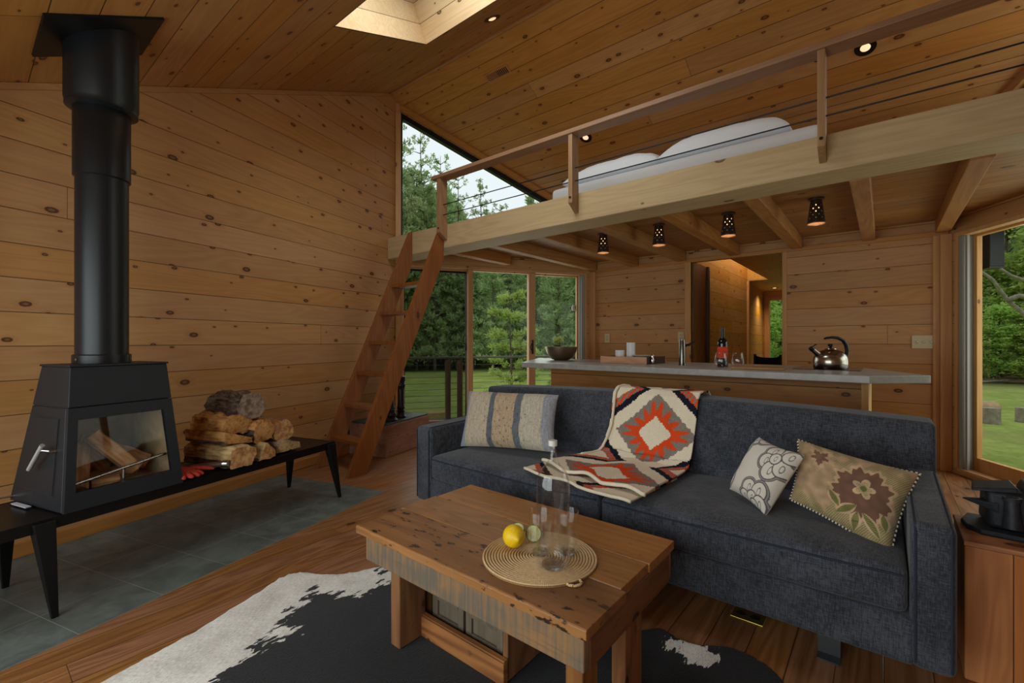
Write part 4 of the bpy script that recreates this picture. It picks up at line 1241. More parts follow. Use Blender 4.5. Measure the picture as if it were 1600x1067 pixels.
for k in range(nr * 4, -1, -1):
    r = R_ * k / (nr * 4); tp.append((max(r, .0005), .4205 + .0045 * abs(math.sin(pi * (r / .0092)))))
b = MB().lathe(prof + tp, 96, (-.858, 1.19, 0))
obj('coil_disc', b, M_mat.mat, mt, smooth=60)
dl = Vector((.925, -.38, 0)); pl_ = Vector((.38, .925, 0)); c0 = Vector((-.858, 1.19, .4215)) + dl * .182
b = MB().tube([c0 - pl_ * .022, c0 + dl * .010 - pl_ * .021, c0 + dl * .020 - pl_ * .010, c0 + dl * .022 + pl_ * .006, c0 + dl * .016 + pl_ * .019, c0 + pl_ * .024 - dl * .004], .004, 8)
obj('loop', b, M_mat.mat, mt)

M_cglass = thin_glass('clear_glass', (.98, .985, .985), .8)
M_gbase = NT('glass_base')
t = M_gbase; g = t.n('ShaderNodeBsdfGlass', {'Color': (.96, .97, 1, 1), 'Roughness': .02, 'IOR': 1.45}); tr = t.n('ShaderNodeBsdfTransparent')
mx = t.n('ShaderNodeMixShader', {0: .35, 1: tr.outputs[0], 2: g.outputs[0]}); t.t.links.new(mx.outputs[0], t.out.inputs[0]); M_gbase = M_gbase.mat
def vessel(name, label, cat, p, prof, th=.0022, base=.012, group=None, n=40, rimr=None):
    o = thing(name, label, cat, p, group=group)
    inner = [(max(.0008, r - th), z) for r, z in prof if z > base]
    b = MB().lathe([(.0008, prof[0][1])] + prof + [(prof[-1][0] - th / 2, prof[-1][1] + th / 2)] + inner[::-1] + [(.0008, inner[0][1])], n, p, cap0=False, cap1=False)
    obj('wall', b, M_cglass, o, smooth=50)
    r0 = min(prof[0][0], prof[1][0]) - .003
    b = MB().lathe([(.0008, .0012), (r0, .0012), (r0 * 1.01, base * .75), (r0 * .6, base * .55), (.0008, base * .5)], n, p)
    obj('base', b, M_gbase, o, smooth=50)
    return o
TZ = .4255
cf = vessel('carafe', 'tall clear glass carafe with a narrow neck on the straw placemat', 'carafe', (-.782, 1.154, TZ), [(.036, .0), (.044, .004), (.049, .014), (.051, .04), (.051, .235), (.0495, .262), (.044, .283), (.034, .298), (.023, .309), (.0155, .320), (.0115, .335), (.0100, .352), (.0098, .374), (.0125, .378), (.0125, .383)])
b = MB().lathe([(.0100, .366), (.0135, .367), (.0135, .383), (.0100, .384)], 24, (-.782, 1.154, TZ))
obj('lip', b, plain('frosted_lip', (205, 203, 198), .5), cf)
for lab, p in (('clear straight drinking glass on the placemat, nearer the lemon', (-.862, 1.199, TZ)), ('clear straight drinking glass on the placemat behind the carafe, away from the lemon', (-.793, 1.254, TZ))):
    vessel('drinking_glass', lab, 'glass', p, [(.027, 0), (.030, .003), (.0315, .02), (.0335, .07), (.0365, .137)], group='glasses on the straw placemat')
M_lemon = plain('lemon_peel', (232, 190, 20), .42, 0, .4, 140, .06, .25)
lp = Vector((-.955, 1.178, .4255 + .0365)); ld_ = Vector((.8, -.5, .1)).normalized()
Q = ld_.to_track_quat('Z', 'Y').to_matrix().to_4x4()
pr_ = [(.0005, -.047), (.005, -.046), (.009, -.041), (.018, -.036), (.028, -.026), (.035, -.012), (.037, .0), (.035, .013), (.028, .026), (.018, .035), (.010, .040), (.006, .045), (.0005, .047)]
tag(obj('lemon', MB().lathe(pr_, 28, lp, M=Q), M_lemon, at=lp, smooth=180), 'whole yellow lemon on the straw placemat', 'lemon')
M_lime = plain('lime_flesh', (206, 208, 140), .35, 0, .5, 90, .12); M_limes = plain('lime_skin', (92, 122, 44), .4)
def lime(label, p, nrm):
    o = thing('lime_slice', label, 'lime slice', p, group='lime slices behind the lemon')
    Q = Vector(nrm).normalized().to_track_quat('Z', 'Y').to_matrix().to_4x4()
    obj('flesh', MB().lathe([(.0005, -.004), (.0255, -.004), (.0255, .004), (.0005, .004)], 28, p, M=Q), M_lime, o, smooth=40)
    obj('rind', MB().lathe([(.0256, -.005), (.0275, -.0045), (.028, 0), (.0275, .0045), (.0256, .005)], 28, p, M=Q, cap0=False, cap1=False), M_limes, o)
lime('thin lime slice with green rind lying tilted behind the lemon', Vector((-.995, 1.245, .449)), (.15, -.55, .8))
lime('pale lime slice leaning by the left drinking glass', Vector((-.93, 1.255, .4525)), (.45, -.85, .25))

# ------------------------------------------------------------------ floor outlet, timber block, iron appliance
fo = thing('floor_outlet', 'brass floor outlet plate in the floorboards under the sofa front edge', 'outlet', (-.42, 2.02, 0))
M_brass = plain('brass', (196, 170, 84), .3, .9, .5)
obj('plate', MB().box(-.482, -.364, 1.985, 2.06, 0, .004), M_brass, fo, smooth=0, bevel=.0015)
b = MB(); b.lathe([(.0005, .0045), (.018, .0045), (.018, .006), (.0005, .006)], 20, (-.45, 2.025, 0)); b.lathe([(.0005, .0045), (.018, .0045), (.018, .006), (.0005, .006)], 20, (-.398, 2.025, 0))
obj('socket_cover', b, plain('socket_dark', (30, 26, 20), .5), fo)

M_blk = wood('cedar_block', (212, 142, 84), (170, 104, 56), (92, 46, 24), 2, 0, .135, 9, .95, .003, .12, .5, .4, ksize=1.9)
M_blkt = wood('cedar_block_top', (196, 136, 88), (158, 100, 62), (74, 34, 18), 0, 1, None, knots=.2, var=.1, rough=.5)
bl = thing('timber_block', 'square-cut orange-brown timber block stand with dark knots at the right end of the sofa', 'side table', (.45, 2.3, 0))
obj('block', MB().box(.205, .72, 2.10, 2.40, 0, .44), M_blk, bl, smooth=0, bevel=.006)
obj('top_board', MB().box(.203, .722, 2.098, 2.402, .44, .455), M_blkt, bl, smooth=0, bevel=.003)
M_iron = plain('cast_iron', (42, 46, 52), .55, .3, .4, 60, .2, .3)
ir = thing('cast_iron_press', 'black cast-iron appliance with a stub pipe and pointed fins on the timber block', 'iron appliance', (.45, 2.28, .456))
b = MB().prism([(.222, 2.24), (.255, 2.20), (.70, 2.17), (.72, 2.2), (.72, 2.38), (.24, 2.39), (.215, 2.30)], .456, .474)
obj('base_plate', b, M_iron, ir, smooth=0, bevel=.005)
b = MB(); b.hexa([(.275, 2.235, .474), (.66, 2.215, .474), (.66, 2.375, .474), (.265, 2.375, .474), (.272, 2.245, .60), (.66, 2.225, .61), (.66, 2.37, .61), (.272, 2.37, .60)])
obj('body', b, M_iron, ir, smooth=30, bevel=.016, seg=3)
b = MB(); b.hexa([(.235, 2.24, .592), (.345, 2.225, .606), (.345, 2.37, .606), (.25, 2.375, .592), (.238, 2.245, .600), (.345, 2.235, .622), (.345, 2.36, .622), (.25, 2.365, .600)])
b.hexa([(.36, 2.22, .60), (.70, 2.205, .604), (.70, 2.375, .604), (.36, 2.375, .60), (.37, 2.235, .628), (.68, 2.22, .634), (.68, 2.365, .634), (.37, 2.365, .628)])
obj('lid', b, M_iron, ir, smooth=30, bevel=.006)
b = MB().tube([(.325, 2.18, .50), (.325, 2.185, .55), (.325, 2.19, .592)], [.026, .020, .0185], 18)
b.tube([(.325, 2.19, .588), (.325, 2.19, .600)], .023, 18)
sp2 = obj('stub_pipe', b, M_iron, ir)
b = MB().lathe([(.0005, 0), (.015, 0), (.015, .0012), (.0005, .0012)], 18, (.325, 2.19, .6002))
obj('bore_shade', b, plain('bore_shade_black', (6, 6, 6), .9), sp2)  # black disc painting the shade inside the solid stub pipe
b = MB(); b.hexa([(.216, 2.27, .552), (.30, 2.23, .53), (.30, 2.30, .53), (.217, 2.275, .552), (.216, 2.27, .556), (.30, 2.23, .562), (.30, 2.30, .562), (.217, 2.275, .556)])
obj('fin', b, M_iron, ir, smooth=0, bevel=.002)
b = MB().tube([(.44, 2.2, .63), (.47, 2.21, .652), (.56, 2.21, .655), (.60, 2.2, .632)], .008, 10)
obj('handle', b, M_iron, ir)

# ================================================================== KITCHEN
M_conc = plain('concrete_top', (158, 156, 150), .32, 0, .5, 16, .12, .05)
ct = thing('bar_counter', 'wood-panelled bar counter with a thick grey concrete top behind the sofa', 'counter', (-1.3, 3.9, 0))
b = MB().prism([(-2.63, 3.36), (-.06, 3.31), (.21, 3.56), (-.15, 4.36), (-3.19, 4.40)], .868, .914)
obj('countertop', b, M_conc, ct, smooth=0, bevel=.004)
M_bar = wood('bar_pine', (190, 138, 72), (156, 104, 50), PINE_K, 0, 2, .178, 3.2, .5, .005, .15, .5, .3, off=.08)
b = MB().box(-2.46, -.105, 3.60, 4.25, 0, .868)
obj('base_panel', b, M_bar, ct, smooth=0)
b = MB().box(-.105, -.07, 3.44, 4.25, 0, .868)
obj('end_panel', b, wood('bar_end', (206, 164, 92), (180, 134, 70), PINE_K, 2, 1, None, knots=.05, var=.05), ct, smooth=0, bevel=.002)
CZ = .9145
M_bronze = NT('brushed_bronze'); t = M_bronze; v, q = t.obj()
n = t.noise(t.xyz(t.m('MULTIPLY', q[0], 60.0), t.m('MULTIPLY', q[1], 60.0), t.m('MULTIPLY', q[2], 500.0)), 1, 2, .5)
t.bsdf(t.mix(n, lin(120, 104, 86), lin(160, 140, 116)), .36, .9, .5); M_bronze = M_bronze.mat
p = (-2.64, 4.05, CZ)
tag(obj('metal_bowl', MB().lathe([(.0005, 0), (.07, .0), (.10, .012), (.135, .045), (.158, .088), (.168, .14), (.164, .1405), (.154, .09), (.13, .047), (.095, .016), (.0005, .008)], 48, p), M_bronze, at=p, smooth=60), 'brushed bronze-coloured metal bowl near the left end of the counter', 'bowl')
TY = 3.70
tr_ = thing('serving_tray', 'low wooden serving tray holding white cylinders and a dish on the counter', 'tray', (-1.78, 3.82, CZ), 0)
TM = Matrix.Translation((-1.78, 3.83, CZ)) @ rotz(-.02)
M_tray = wood('tray_front', (206, 158, 122), (172, 120, 88), (120, 60, 40), 0, 2, None, knots=.1, var=.05, rough=.6, ring=.3); M_trayd = plain('tray_dark', (70, 44, 30), .6)
b = MB(); b.box(-.22, .22, -.11, -.098, 0, .062, M=TM); obj('front_rail', b, M_tray, tr_, smooth=0, bevel=.002)
b = MB(); b.box(-.22, .22, .30, .312, 0, .062, M=TM); obj('back_rail', b, M_tray, tr_, smooth=0, bevel=.002)
for x in (-.22, .208):
    obj('end_rail', MB().box(x, x + .012, -.098, .30, 0, .062, M=TM), M_trayd, tr_, smooth=0, bevel=.002)
obj('bottom', MB().box(-.208, .208, -.098, .30, 0, .010, M=TM), M_trayd, tr_, smooth=0)
M_cer = plain('white_ceramic', (222, 224, 226), .4, 0, .5)
def cyl_cup(label, p, r, h, ribs=False):
    prof = [(.0005, 0), (r, 0)]
    k = 12
    for i in range(k + 1): prof.append((r + (.0012 * math.sin(i * pi) if not ribs else .0015 * (i % 2)), h * i / k))
    prof += [(r - .004, h), (r - .005, h - .01), (.0005, h - .012)]
    tag(obj('white_cylinder', MB().lathe(prof, 32, p), M_cer, at=p, smooth=40), label, 'candle')
cyl_cup('short ribbed white cylinder candle in the serving tray', Vector((-1.875, 3.86, CZ + .0105)), .040, .105, True)
cyl_cup('taller smooth white cylinder candle in the serving tray', Vector((-1.795, 3.92, CZ + .0105)), .039, .175)
p = Vector((-1.655, 3.86, CZ + .042))
dsh = thing('shallow_dish', 'shallow pale ceramic dish propped in the right half of the serving tray', 'dish', (p.x, p.y, CZ + .0105))
obj('dish', MB().lathe([(.0005, 0), (.045, 0), (.075, .014), (.102, .030), (.10, .032), (.072, .018), (.0005, .005)], 40, p), plain('dish_glaze', (196, 190, 176), .4), dsh)
obj('foot', MB().lathe([(.030, -.0315), (.034, -.0315), (.034, .0), (.030, .0)], 30, p), plain('dish_foot', (150, 140, 120), .6), dsh)
p = Vector((-1.545, 3.80, CZ + .0105))
tag(obj('glass_stopper', MB().lathe([(.0005, 0), (.012, 0), (.016, .03), (.010, .045), (.012, .065), (.0005, .075)], 20, p), M_chrome, at=p, smooth=50), 'small shiny metal stopper standing in the right corner of the serving tray', 'stopper')
M_fau = plain('faucet_steel', (120, 118, 114), .22, 1.0, .5)
fc = thing('faucet', 'upright cylindrical chrome kitchen faucet on the counter', 'faucet', (-1.29, 3.80, CZ))
p = (-1.29, 3.80, CZ)
obj('body', MB().lathe([(.030, 0), (.030, .006), (.025, .008), (.025, .19), (.022, .2), (.022, .212), (.0005, .213)], 28, p), M_fau, fc, smooth=40)
obj('spout', MB().tube([(-1.29, 3.815, CZ + .165), (-1.29, 3.90, CZ + .17), (-1.29, 3.97, CZ + .168)], .013, 12), M_fau, fc)
obj('lever', MB().tube([(-1.272, 3.81, CZ + .155), (-1.235, 3.83, CZ + .178), (-1.205, 3.845, CZ + .195)], [.008, .007, .006], 10), M_darkmetal, fc)
wb_ = thing('wine_bottle', 'dark green wine bottle with a red-orange label on the counter', 'bottle', (-.97, 3.77, CZ))
p = (-.97, 3.77, CZ)
obj('bottle', MB().lathe([(.0005, 0), (.036, 0), (.038, .004), (.038, .178), (.036, .194), (.027, .21), (.0165, .222), (.0145, .235), (.0145, .292), (.0155, .293), (.0155, .30), (.0005, .30)], 36, p), plain('bottle_glass', (12, 18, 14), .08, 0, .6), wb_, smooth=50)
obj('capsule', MB().lathe([(.0152, .225), (.0156, .228), (.0156, .3008), (.0005, .3012)], 28, p, cap0=False), plain('capsule_black', (18, 16, 16), .35), wb_, smooth=50)
def label_mat():
    t = NT('bottle_label'); v, q = t.obj()
    n = t.noise(t.xyz(t.m('MULTIPLY', q[0], 120.0), t.m('MULTIPLY', q[1], 120.0), t.m('MULTIPLY', q[2], 120.0)), 1, 3, .6)
    t.bsdf(t.mix(t.ss(n, .5, .7), lin(206, 62, 34), lin(232, 130, 92)), .7, 0, .2); return t.mat
obj('label', MB().lathe([(.0384, .068), (.0384, .155)], 36, p, cap0=False, cap1=False), label_mat(), wb_, smooth=50)
for lab, q_ in (('stemless wine glass standing right in front of the wine bottle', (-.945, 3.62, CZ)), ('stemless wine glass to the right of the wine bottle, by the cutting board', (-.855, 3.74, CZ))):
    vessel('stemless_glass', lab, 'glass', q_, [(.022, 0), (.030, .004), (.041, .022), (.046, .045), (.044, .07), (.037, .10), (.034, .112)], .0016, .010, 'stemless glasses on the counter')
tag(obj('cutting_board', MB().box(-.84, -.53, 3.48, 3.70, CZ, CZ + .016), wood('board_maple', (176, 136, 84), (140, 100, 56), PINE_K, 0, 1, None, knots=0, var=.05), at=(-.7, 3.59, CZ), smooth=0, bevel=.004), 'flat wooden cutting board on the counter beside the wine glasses', 'cutting board')
tag(obj('cooktop', MB().box(-.50, -.115, 3.75, 4.22, CZ, CZ + .005), plain('cooktop_glass', (16, 15, 15), .08, 0, .6), at=(-.3, 4, CZ), smooth=0, bevel=.001), 'flat black glass cooktop set on the counter under the kettle', 'cooktop')
K0 = Vector((-.293, 3.93, CZ + .0055))
kt = thing('kettle', 'stainless steel whistling kettle with a black curved handle on the cooktop', 'kettle', K0)
M_kst = plain('kettle_steel', (168, 160, 150), .22, 1.0, .5, 8, .12)
obj('body', MB().lathe([(.0005, 0), (.098, 0), (.104, .008), (.105, .05), (.102, .075), (.092, .097), (.072, .117), (.048, .130), (.034, .134), (.0005, .135)], 48, K0), M_kst, kt, smooth=50)
l_ = obj('lid', MB().lathe([(.036, .1345), (.034, .140), (.02, .144), (.0005, .145)], 32, K0), M_kst, kt, smooth=50)
obj('knob', MB().lathe([(.008, .144), (.009, .152), (.016, .158), (.017, .166), (.012, .172), (.0005, .173)], 20, K0), M_black, l_, smooth=50)
KX, KY = Vector((.7743, .6328, 0)), Vector((-.6328, .7743, 0))
hp = [(.097, .055), (.112, .085), (.118, .125), (.110, .165), (.088, .198), (.05, .215), (.01, .219), (-.03, .214), (-.045, .209)]
obj('handle', MB().tube([K0 + KX * x + Vector((0, 0, z)) for x, z in hp], [.010, .012, .013, .013, .012, .011, .009, .008, .006], 12), M_black, kt)
obj('spout', MB().tube([K0 + KX * -.07 + Vector((0, 0, .085)), K0 + KX * -.11 + Vector((0, 0, .118)), K0 + KX * -.128 + Vector((0, 0, .134))], [.022, .017, .015], 16), M_kst, kt)
obj('whistle', MB().tube([K0 + KX * -.126 + Vector((0, 0, .132)), K0 + KX * -.142 + Vector((0, 0, .146)), K0 + KX * -.143 + Vector((0, 0, .150))], [.018, .017, .008], 16), M_darkmetal, kt)
obj('trigger', MB().tube([K0 + KX * -.132 + Vector((0, 0, .148)), K0 + KX * -.108 + Vector((0, 0, .168)), K0 + KX * -.100 + Vector((0, 0, .166))], .004, 8), M_darkmetal, kt)

# wall plates
def plate(label, x, z, w, h, n, cat, name):
    o = thing(name, label, cat, (x, 5.398, z))
    obj('cover_plate', MB().box(x - w / 2, x + w / 2, 5.392, 5.399, z - h / 2, z + h / 2), M_ivory, o, smooth=0, bevel=.002)
    for k in range(n):
        cx = x + (k - (n - 1) / 2) * .046
        if cat == 'switch':
            obj('toggle', MB().hexa([(cx - .005, 5.38, z - .004), (cx + .005, 5.38, z - .004), (cx + .006, 5.392, z - .012), (cx - .006, 5.392, z - .012), (cx - .005, 5.38, z + .006), (cx + .005, 5.38, z + .006), (cx + .006, 5.392, z + .012), (cx - .006, 5.392, z + .012)]), M_white, o, smooth=0)
        else:
            for dz in (-.02, .02):
                obj('socket', MB().box(cx - .016, cx + .016, 5.390, 5.392, z + dz - .014, z + dz + .014), plain('socket_face', (180, 166, 132), .4), o, smooth=0, bevel=.001)
plate('ivory triple switch plate on the kitchen wall left of the right-hand door', .275, 1.106, .165, .116, 3, 'switch', 'light_switch')
plate('ivory outlet plate on the kitchen wall above the white cylinders on the tray', -2.80, 1.155, .07, .115, 1, 'outlet', 'wall_outlet')
plate('ivory outlet plate on the kitchen wall behind the faucet', -1.845, 1.165, .07, .115, 1, 'outlet', 'wall_outlet')

# ------------------------------------------------------------------ punched-tin lamps under the loft
M_tin = plain('punched_tin', (84, 72, 62), .35, .8, .5, 40, .15)
M_tinin = plain('tin_inside', (222, 196, 168), .6, 0, .3)
M_bulb = plain('bulb_glow', (255, 214, 160), .5, emit=(255, 196, 132), estr=3.0)
def tin_lamp(x, y):
    o = thing('tin_pendant_lamp', '', 'lamp', (x, y, 2.16), group='punched tin lamps over the counter')
    obj('ceiling_rose', MB().lathe([(.0005, 2.148), (.052, 2.150), (.052, 2.1595), (.0005, 2.1595)], 28, (x, y, 0)), M_tin, o, smooth=40)
    obj('socket', MB().lathe([(.0005, 2.126), (.016, 2.126), (.016, 2.1475), (.0005, 2.1475)], 16, (x, y, 0)), M_tin, o, smooth=40)
    n, rows = 96, 44
    zt, zb = 2.147, 1.975; rt, rb = .036, .058
    b = MB(); V = []
    for j in range(rows + 1):
        f = j / rows
        for i in range(n):
            a = 2 * pi * i / n; r = rt + (rb - rt) * f
            V.append((x + r * math.cos(a), y + r * math.sin(a), zt + (zb - zt) * f))
    F_ = []
    for j in range(rows):
        for i in range(n):
            if any(j in (j0, j0 + 1) and (i + 6 * (q_ % 2)) % 12 in (0, 1) for q_, j0 in enumerate((10, 16, 22, 28, 34))): continue
            F_.append((j * n + i, (j + 1) * n + i, (j + 1) * n + (i + 1) % n, j * n + (i + 1) % n))
    b.add(V, F_)
    sh = obj('shade', b, M_tin, o, smooth=60)
    b = MB().lathe([(rb - .003, zb + .003), (rb - .012, zb + .07)], n, (x, y, 0), cap0=False, cap1=False)
    obj('rim_liner', b, M_tinin, sh)
    obj('rim', MB().lathe([(rb - .002, zb - .003), (rb + .003, zb - .003), (rb + .003, zb + .003), (rb - .002, zb + .003), (rb - .002, zb - .003)], n, (x, y, 0), cap0=False, cap1=False), M_steel, sh)
    obj('bulb', MB().lathe([(.0005, 1.99), (.016, 1.994), (.028, 2.01), (.028, 2.10), (.024, 2.115), (.016, 2.125), (.0005, 2.126)], 20, (x, y, 0)), M_bulb, o, smooth=60)
    return o
tl = tin_lamp(-2.12, 4.0)
tl['label'] = 'small punched tin ceiling lamp, farthest left of the row, near the sliding door'
for dx, lab in ((.555, 'punched tin ceiling lamp second from the left, above the faucet'), (1.135, 'punched tin ceiling lamp third from the left, above the hall opening'), (1.735, 'punched tin ceiling lamp nearest the camera, above the kettle end of the counter')):
    dup(tl, (dx, 0, 0), label=lab)

# recessed lights and the vent
M_can = plain('can_trim', (40, 34, 28), .35, .6, .5)
M_canlit = plain('can_lamp', (255, 220, 180), .5, emit=(255, 206, 160), estr=1.1)
M_canrefl = plain('can_reflector', (120, 104, 88), .3, .6, .5)
def can(label, M, x, y, watt=0):
    o = thing('recessed_light', label, 'ceiling light', M @ Vector((x, y, 0)), group='recessed ceiling lights')
    c = (0, 0, 0)
    T = M @ Matrix.Translation((x, y, 0))
    obj('trim_ring', MB().lathe([(.046, -.004), (.066, -.004), (.068, -.0005), (.046, -.0005)], 36, M=T), M_can, o, smooth=40)
    obj('reflector', MB().lathe([(.046, -.003), (.044, -.001), (.036, -.0008), (.0345, -.0006)], 36, M=T, cap0=False, cap1=False), M_canrefl, o, smooth=40)
    obj('lamp', MB().lathe([(.0005, -.012), (.018, -.0105), (.030, -.006), (.034, -.0006)], 30, M=T, cap1=False), M_canlit, o, smooth=60)
    if watt:
        d = bpy.data.lights.new('can_light', 'SPOT'); d.energy = watt; d.color = (1, .78, .5); d.spot_size = 2.6; d.spot_blend = 1; d.shadow_soft_size = .03
        l = bpy.data.objects.new('can_light', d); COL.objects.link(l); l.location = T @ Vector((0, 0, -.05))
can('recessed light beside the skylight in the near ceiling slope', ML, -2.454, ly(2.749))
can('recessed light in the loft ceiling between the two right-hand railing posts', MR, -.107, (4.289 - YR) / cs)
can('recessed light in the loft ceiling just right of the second railing post', MR, -2.48, (4.284 - YR) / cs)
can('recessed light in the low ceiling of the far hall', Matrix.Translation((-1.56, 9.55, 2.1)), 0, 0, 30)
vt = thing('ceiling_vent', 'small wooden slotted air vent in the loft ceiling near the ridge', 'vent', MR @ Vector((-2.955, .32, 0)))
T = MR @ Matrix.Translation((-2.955, .325, 0)) 
b = MB(); b.box(-.15, .15, -.048, -.034, -.006, -.0005, M=T); b.box(-.15, .15, .034, .048, -.006, -.0005, M=T); b.box(-.15, -.135, -.034, .034, -.006, -.0005, M=T); b.box(.135, .15, -.034, .034, -.006, -.0005, M=T)
obj('vent_frame', b, M_trimx, vt, smooth=0)
b = MB()
for k in range(14):
    xx = -.128 + .0197 * k; w_ = .010 if k < 7 else .0055
    b.box(xx - w_ / 2, xx + w_ / 2, -.034, .034, -.005, -.001, M=T)
obj('slats', b, M_trimx, vt, smooth=0)
obj('vent_shade', MB().box(-.135, .135, -.034, .034, -.0009, -.0004, M=T), plain('vent_shade_black', (14, 10, 8), .9), vt, smooth=0)  # flat black sheet painting the shade behind the slats

# bed on the loft
M_sheet = plain('white_sheet', (226, 228, 232), .85, 0, .15)
b = puff(-2.34, -.30, 3.42, 4.95, 2.206, 2.485, .02, 30, 20)
tag(obj('mattress', b, M_sheet, at=(-1.3, 4.2, 2.206), smooth=60, bevel=.04, seg=4), 'mattress in a white fitted sheet on the loft floor', 'mattress')
def bedpil(label, x0, x1, h, seed):
    def top(u, v):
        a, c = 2 * u - 1, 2 * v - 1
        k = max(0, (1 - abs(a) ** 3.2) * (1 - abs(c) ** 2.6)) ** .5
        return (x0 + (x1 - x0) * u, 3.47 + .52 * v, 2.53 + h * k + .012 * nz(u * 5, v * 4, seed) * k + .007 * nz(u * 14, v * 5, seed) * k)
    def bot(u, v):
        a, c = 2 * u - 1, 2 * v - 1
        k = max(0, (1 - abs(a) ** 4) * (1 - abs(c) ** 4)) ** .5
        return (x0 + (x1 - x0) * u, 3.47 + .52 * v, 2.53 - .012 * k)
    b = MB().grid(top, 50, 30).grid(bot, 50, 30, flip=True)
    tag(obj('bed_pillow', b, M_sheet, at=((x0 + x1) / 2, 3.7, 2.45), smooth=180), label, 'pillow', 'white pillows on the loft bed')
bedpil('white bed pillow on the loft mattress, left of the pair', -2.26, -1.36, .165, 1)
bedpil('white bed pillow on the loft mattress, right of the pair', -1.38, -.48, .185, 2)

# director's chair in the hall
dc = thing('folding_chair', 'folding chair with a black canvas back standing in the hall', 'chair', (-1.42, 8.6, 0), -.35)
CM = Matrix.Translation((-1.42, 8.6, 0)) @ rotz(-.35)
M_canvas = plain('black_canvas', (16, 15, 15), .85, 0, .1)
b = MB()
L = []
for k in range(13):
    a = -1 + 2 * k / 12; y = .02 * (1 - a * a)
    zt_ = .845 + .03 * abs(a) ** 3
    L.append([CM @ Vector((a * .20, -.18 + y, .72)), CM @ Vector((a * .20, -.174 + y, .72)), CM @ Vector((a * .20, -.174 + y, zt_)), CM @ Vector((a * .20, -.18 + y, zt_))])
b.loops(L); obj('backrest', b, M_canvas, dc, smooth=0)
obj('seat', MB().box(-.2, .2, -.18, .22, .44, .446, M=CM), M_canvas, dc, smooth=0)
for sx in (-1, 1):
    obj('back_post', MB().box(sx * .21 - .014, sx * .21 + .014, -.195, -.155, .0, .90, M=CM), M_black, dc, smooth=0, bevel=.003)
    obj('front_leg', MB().box(sx * .21 - .014, sx * .21 + .014, .18, .22, .0, .6, M=CM), M_black, dc, smooth=0, bevel=.003)
    obj('armrest', MB().box(sx * .21 - .025, sx * .21 + .025, -.15, .24, .6, .622, M=CM), M_black, dc, smooth=0, bevel=.003)

# ================================================================== OUTDOORS
GZ = -.5
def gh(x, y):
    """ground height: lawn, then a wooded slope"""
    d = math.hypot(x + 1.3, y - 3)
    h = GZ + .05 * nz(x * .12, y * .12) + .03 * nz(x * .5, y * .5)
    k = max(0, d - 30)
    a = math.atan2(y - 3, x + 1.3)
    right = max(0, min(1, (1.9 - a) / .7))
    return h + k * (.03 + .30 * right)
t = NT('grass_ground'); v, q = t.obj()
n = t.noise(v, 1.1, 6, .7); n2 = t.noise(v, 9, 4, .7); n3 = t.noise(v, .25, 3, .6)
c = t.mix(t.ss(n, .3, .7), lin(122, 140, 62), lin(160, 172, 90))
c = t.mix(t.m('MULTIPLY', t.ss(n2, .45, .75), .5), c, lin(88, 106, 46))
c = t.mix(t.m('MULTIPLY', t.ss(n3, .5, .75), .55), c, lin(160, 146, 100))
d_ = t.m('SQRT', t.m('ADD', t.m('POWER', q[0], 2.0), t.m('POWER', q[1], 2.0)))
wst = t.ss(q[0], -10.0, -3.0)
fl = t.ss(t.m('ADD', d_, t.m('MULTIPLY', t.m('SUBTRACT', n, .5), 6.0)), t.m('MULTIPLY_ADD', wst, -12.0, 34.0), t.m('MULTIPLY_ADD', wst, -12.0, 39.0))
lf = t.mix(n2, lin(92, 76, 56), lin(148, 126, 98))
lf = t.mix(t.m('MULTIPLY', t.ss(n, .52, .66), .8), lf, lin(74, 108, 40))
t.bsdf(t.mix(fl, c, lf), .95, 0, .1, t.bump(n2, .8, .05))
b = MB()
NR_, NAA = 60, 96
for j in range(NR_ + 1):
    r = 3.2 + 90 * (j / NR_) ** 1.8
    for i in range(NAA):
        a = 2 * pi * i / NAA; x, y = -1.3 + r * math.cos(a), 3 + r * math.sin(a)
        b.v.append(Vector((x, y, gh(x, y))))
for j in range(NR_):
    for i in range(NAA):
        b.f.append([j * NAA + i, (j + 1) * NAA + i, (j + 1) * NAA + (i + 1) % NAA, j * NAA + (i + 1) % NAA]); b.m.append(0)
struct('ground', b, t.mat, smooth=180)

# leaf and bark materials
def leaf_mat(name, c1, c2, tr=.35):
    t = NT(name)
    g = t.n('ShaderNodeNewGeometry').outputs['Random Per Island']
    r = t.n('ShaderNodeObjectInfo').outputs['Random']
    col = t.mix(g, lin(*c1), lin(*c2))
    hs = t.n('ShaderNodeHueSaturation', {'Hue': t.m('MULTIPLY_ADD', r, .03, .485), 'Saturation': 1.0, 'Value': t.m('MULTIPLY_ADD', r, .35, .82), 'Color': col}).outputs[0]
    d = t.n('ShaderNodeBsdfDiffuse', {'Color': hs}); s = t.n('ShaderNodeBsdfTranslucent', {'Color': hs})
    m = t.n('ShaderNodeMixShader', {0: tr, 1: d.outputs[0], 2: s.outputs[0]})
    t.t.links.new(m.outputs[0], t.out.inputs[0])
    return t.mat
M_pine = leaf_mat('pine_needles', (150, 176, 126), (208, 222, 166), .55)
M_broad = leaf_mat('spring_leaves', (146, 180, 86), (200, 218, 124), .55)
M_bright = leaf_mat('young_leaves', (160, 178, 96), (200, 208, 130), .5)
M_trunk = plain('tree_bark', (112, 100, 88), .95, 0, .1, 12, .3, .5)

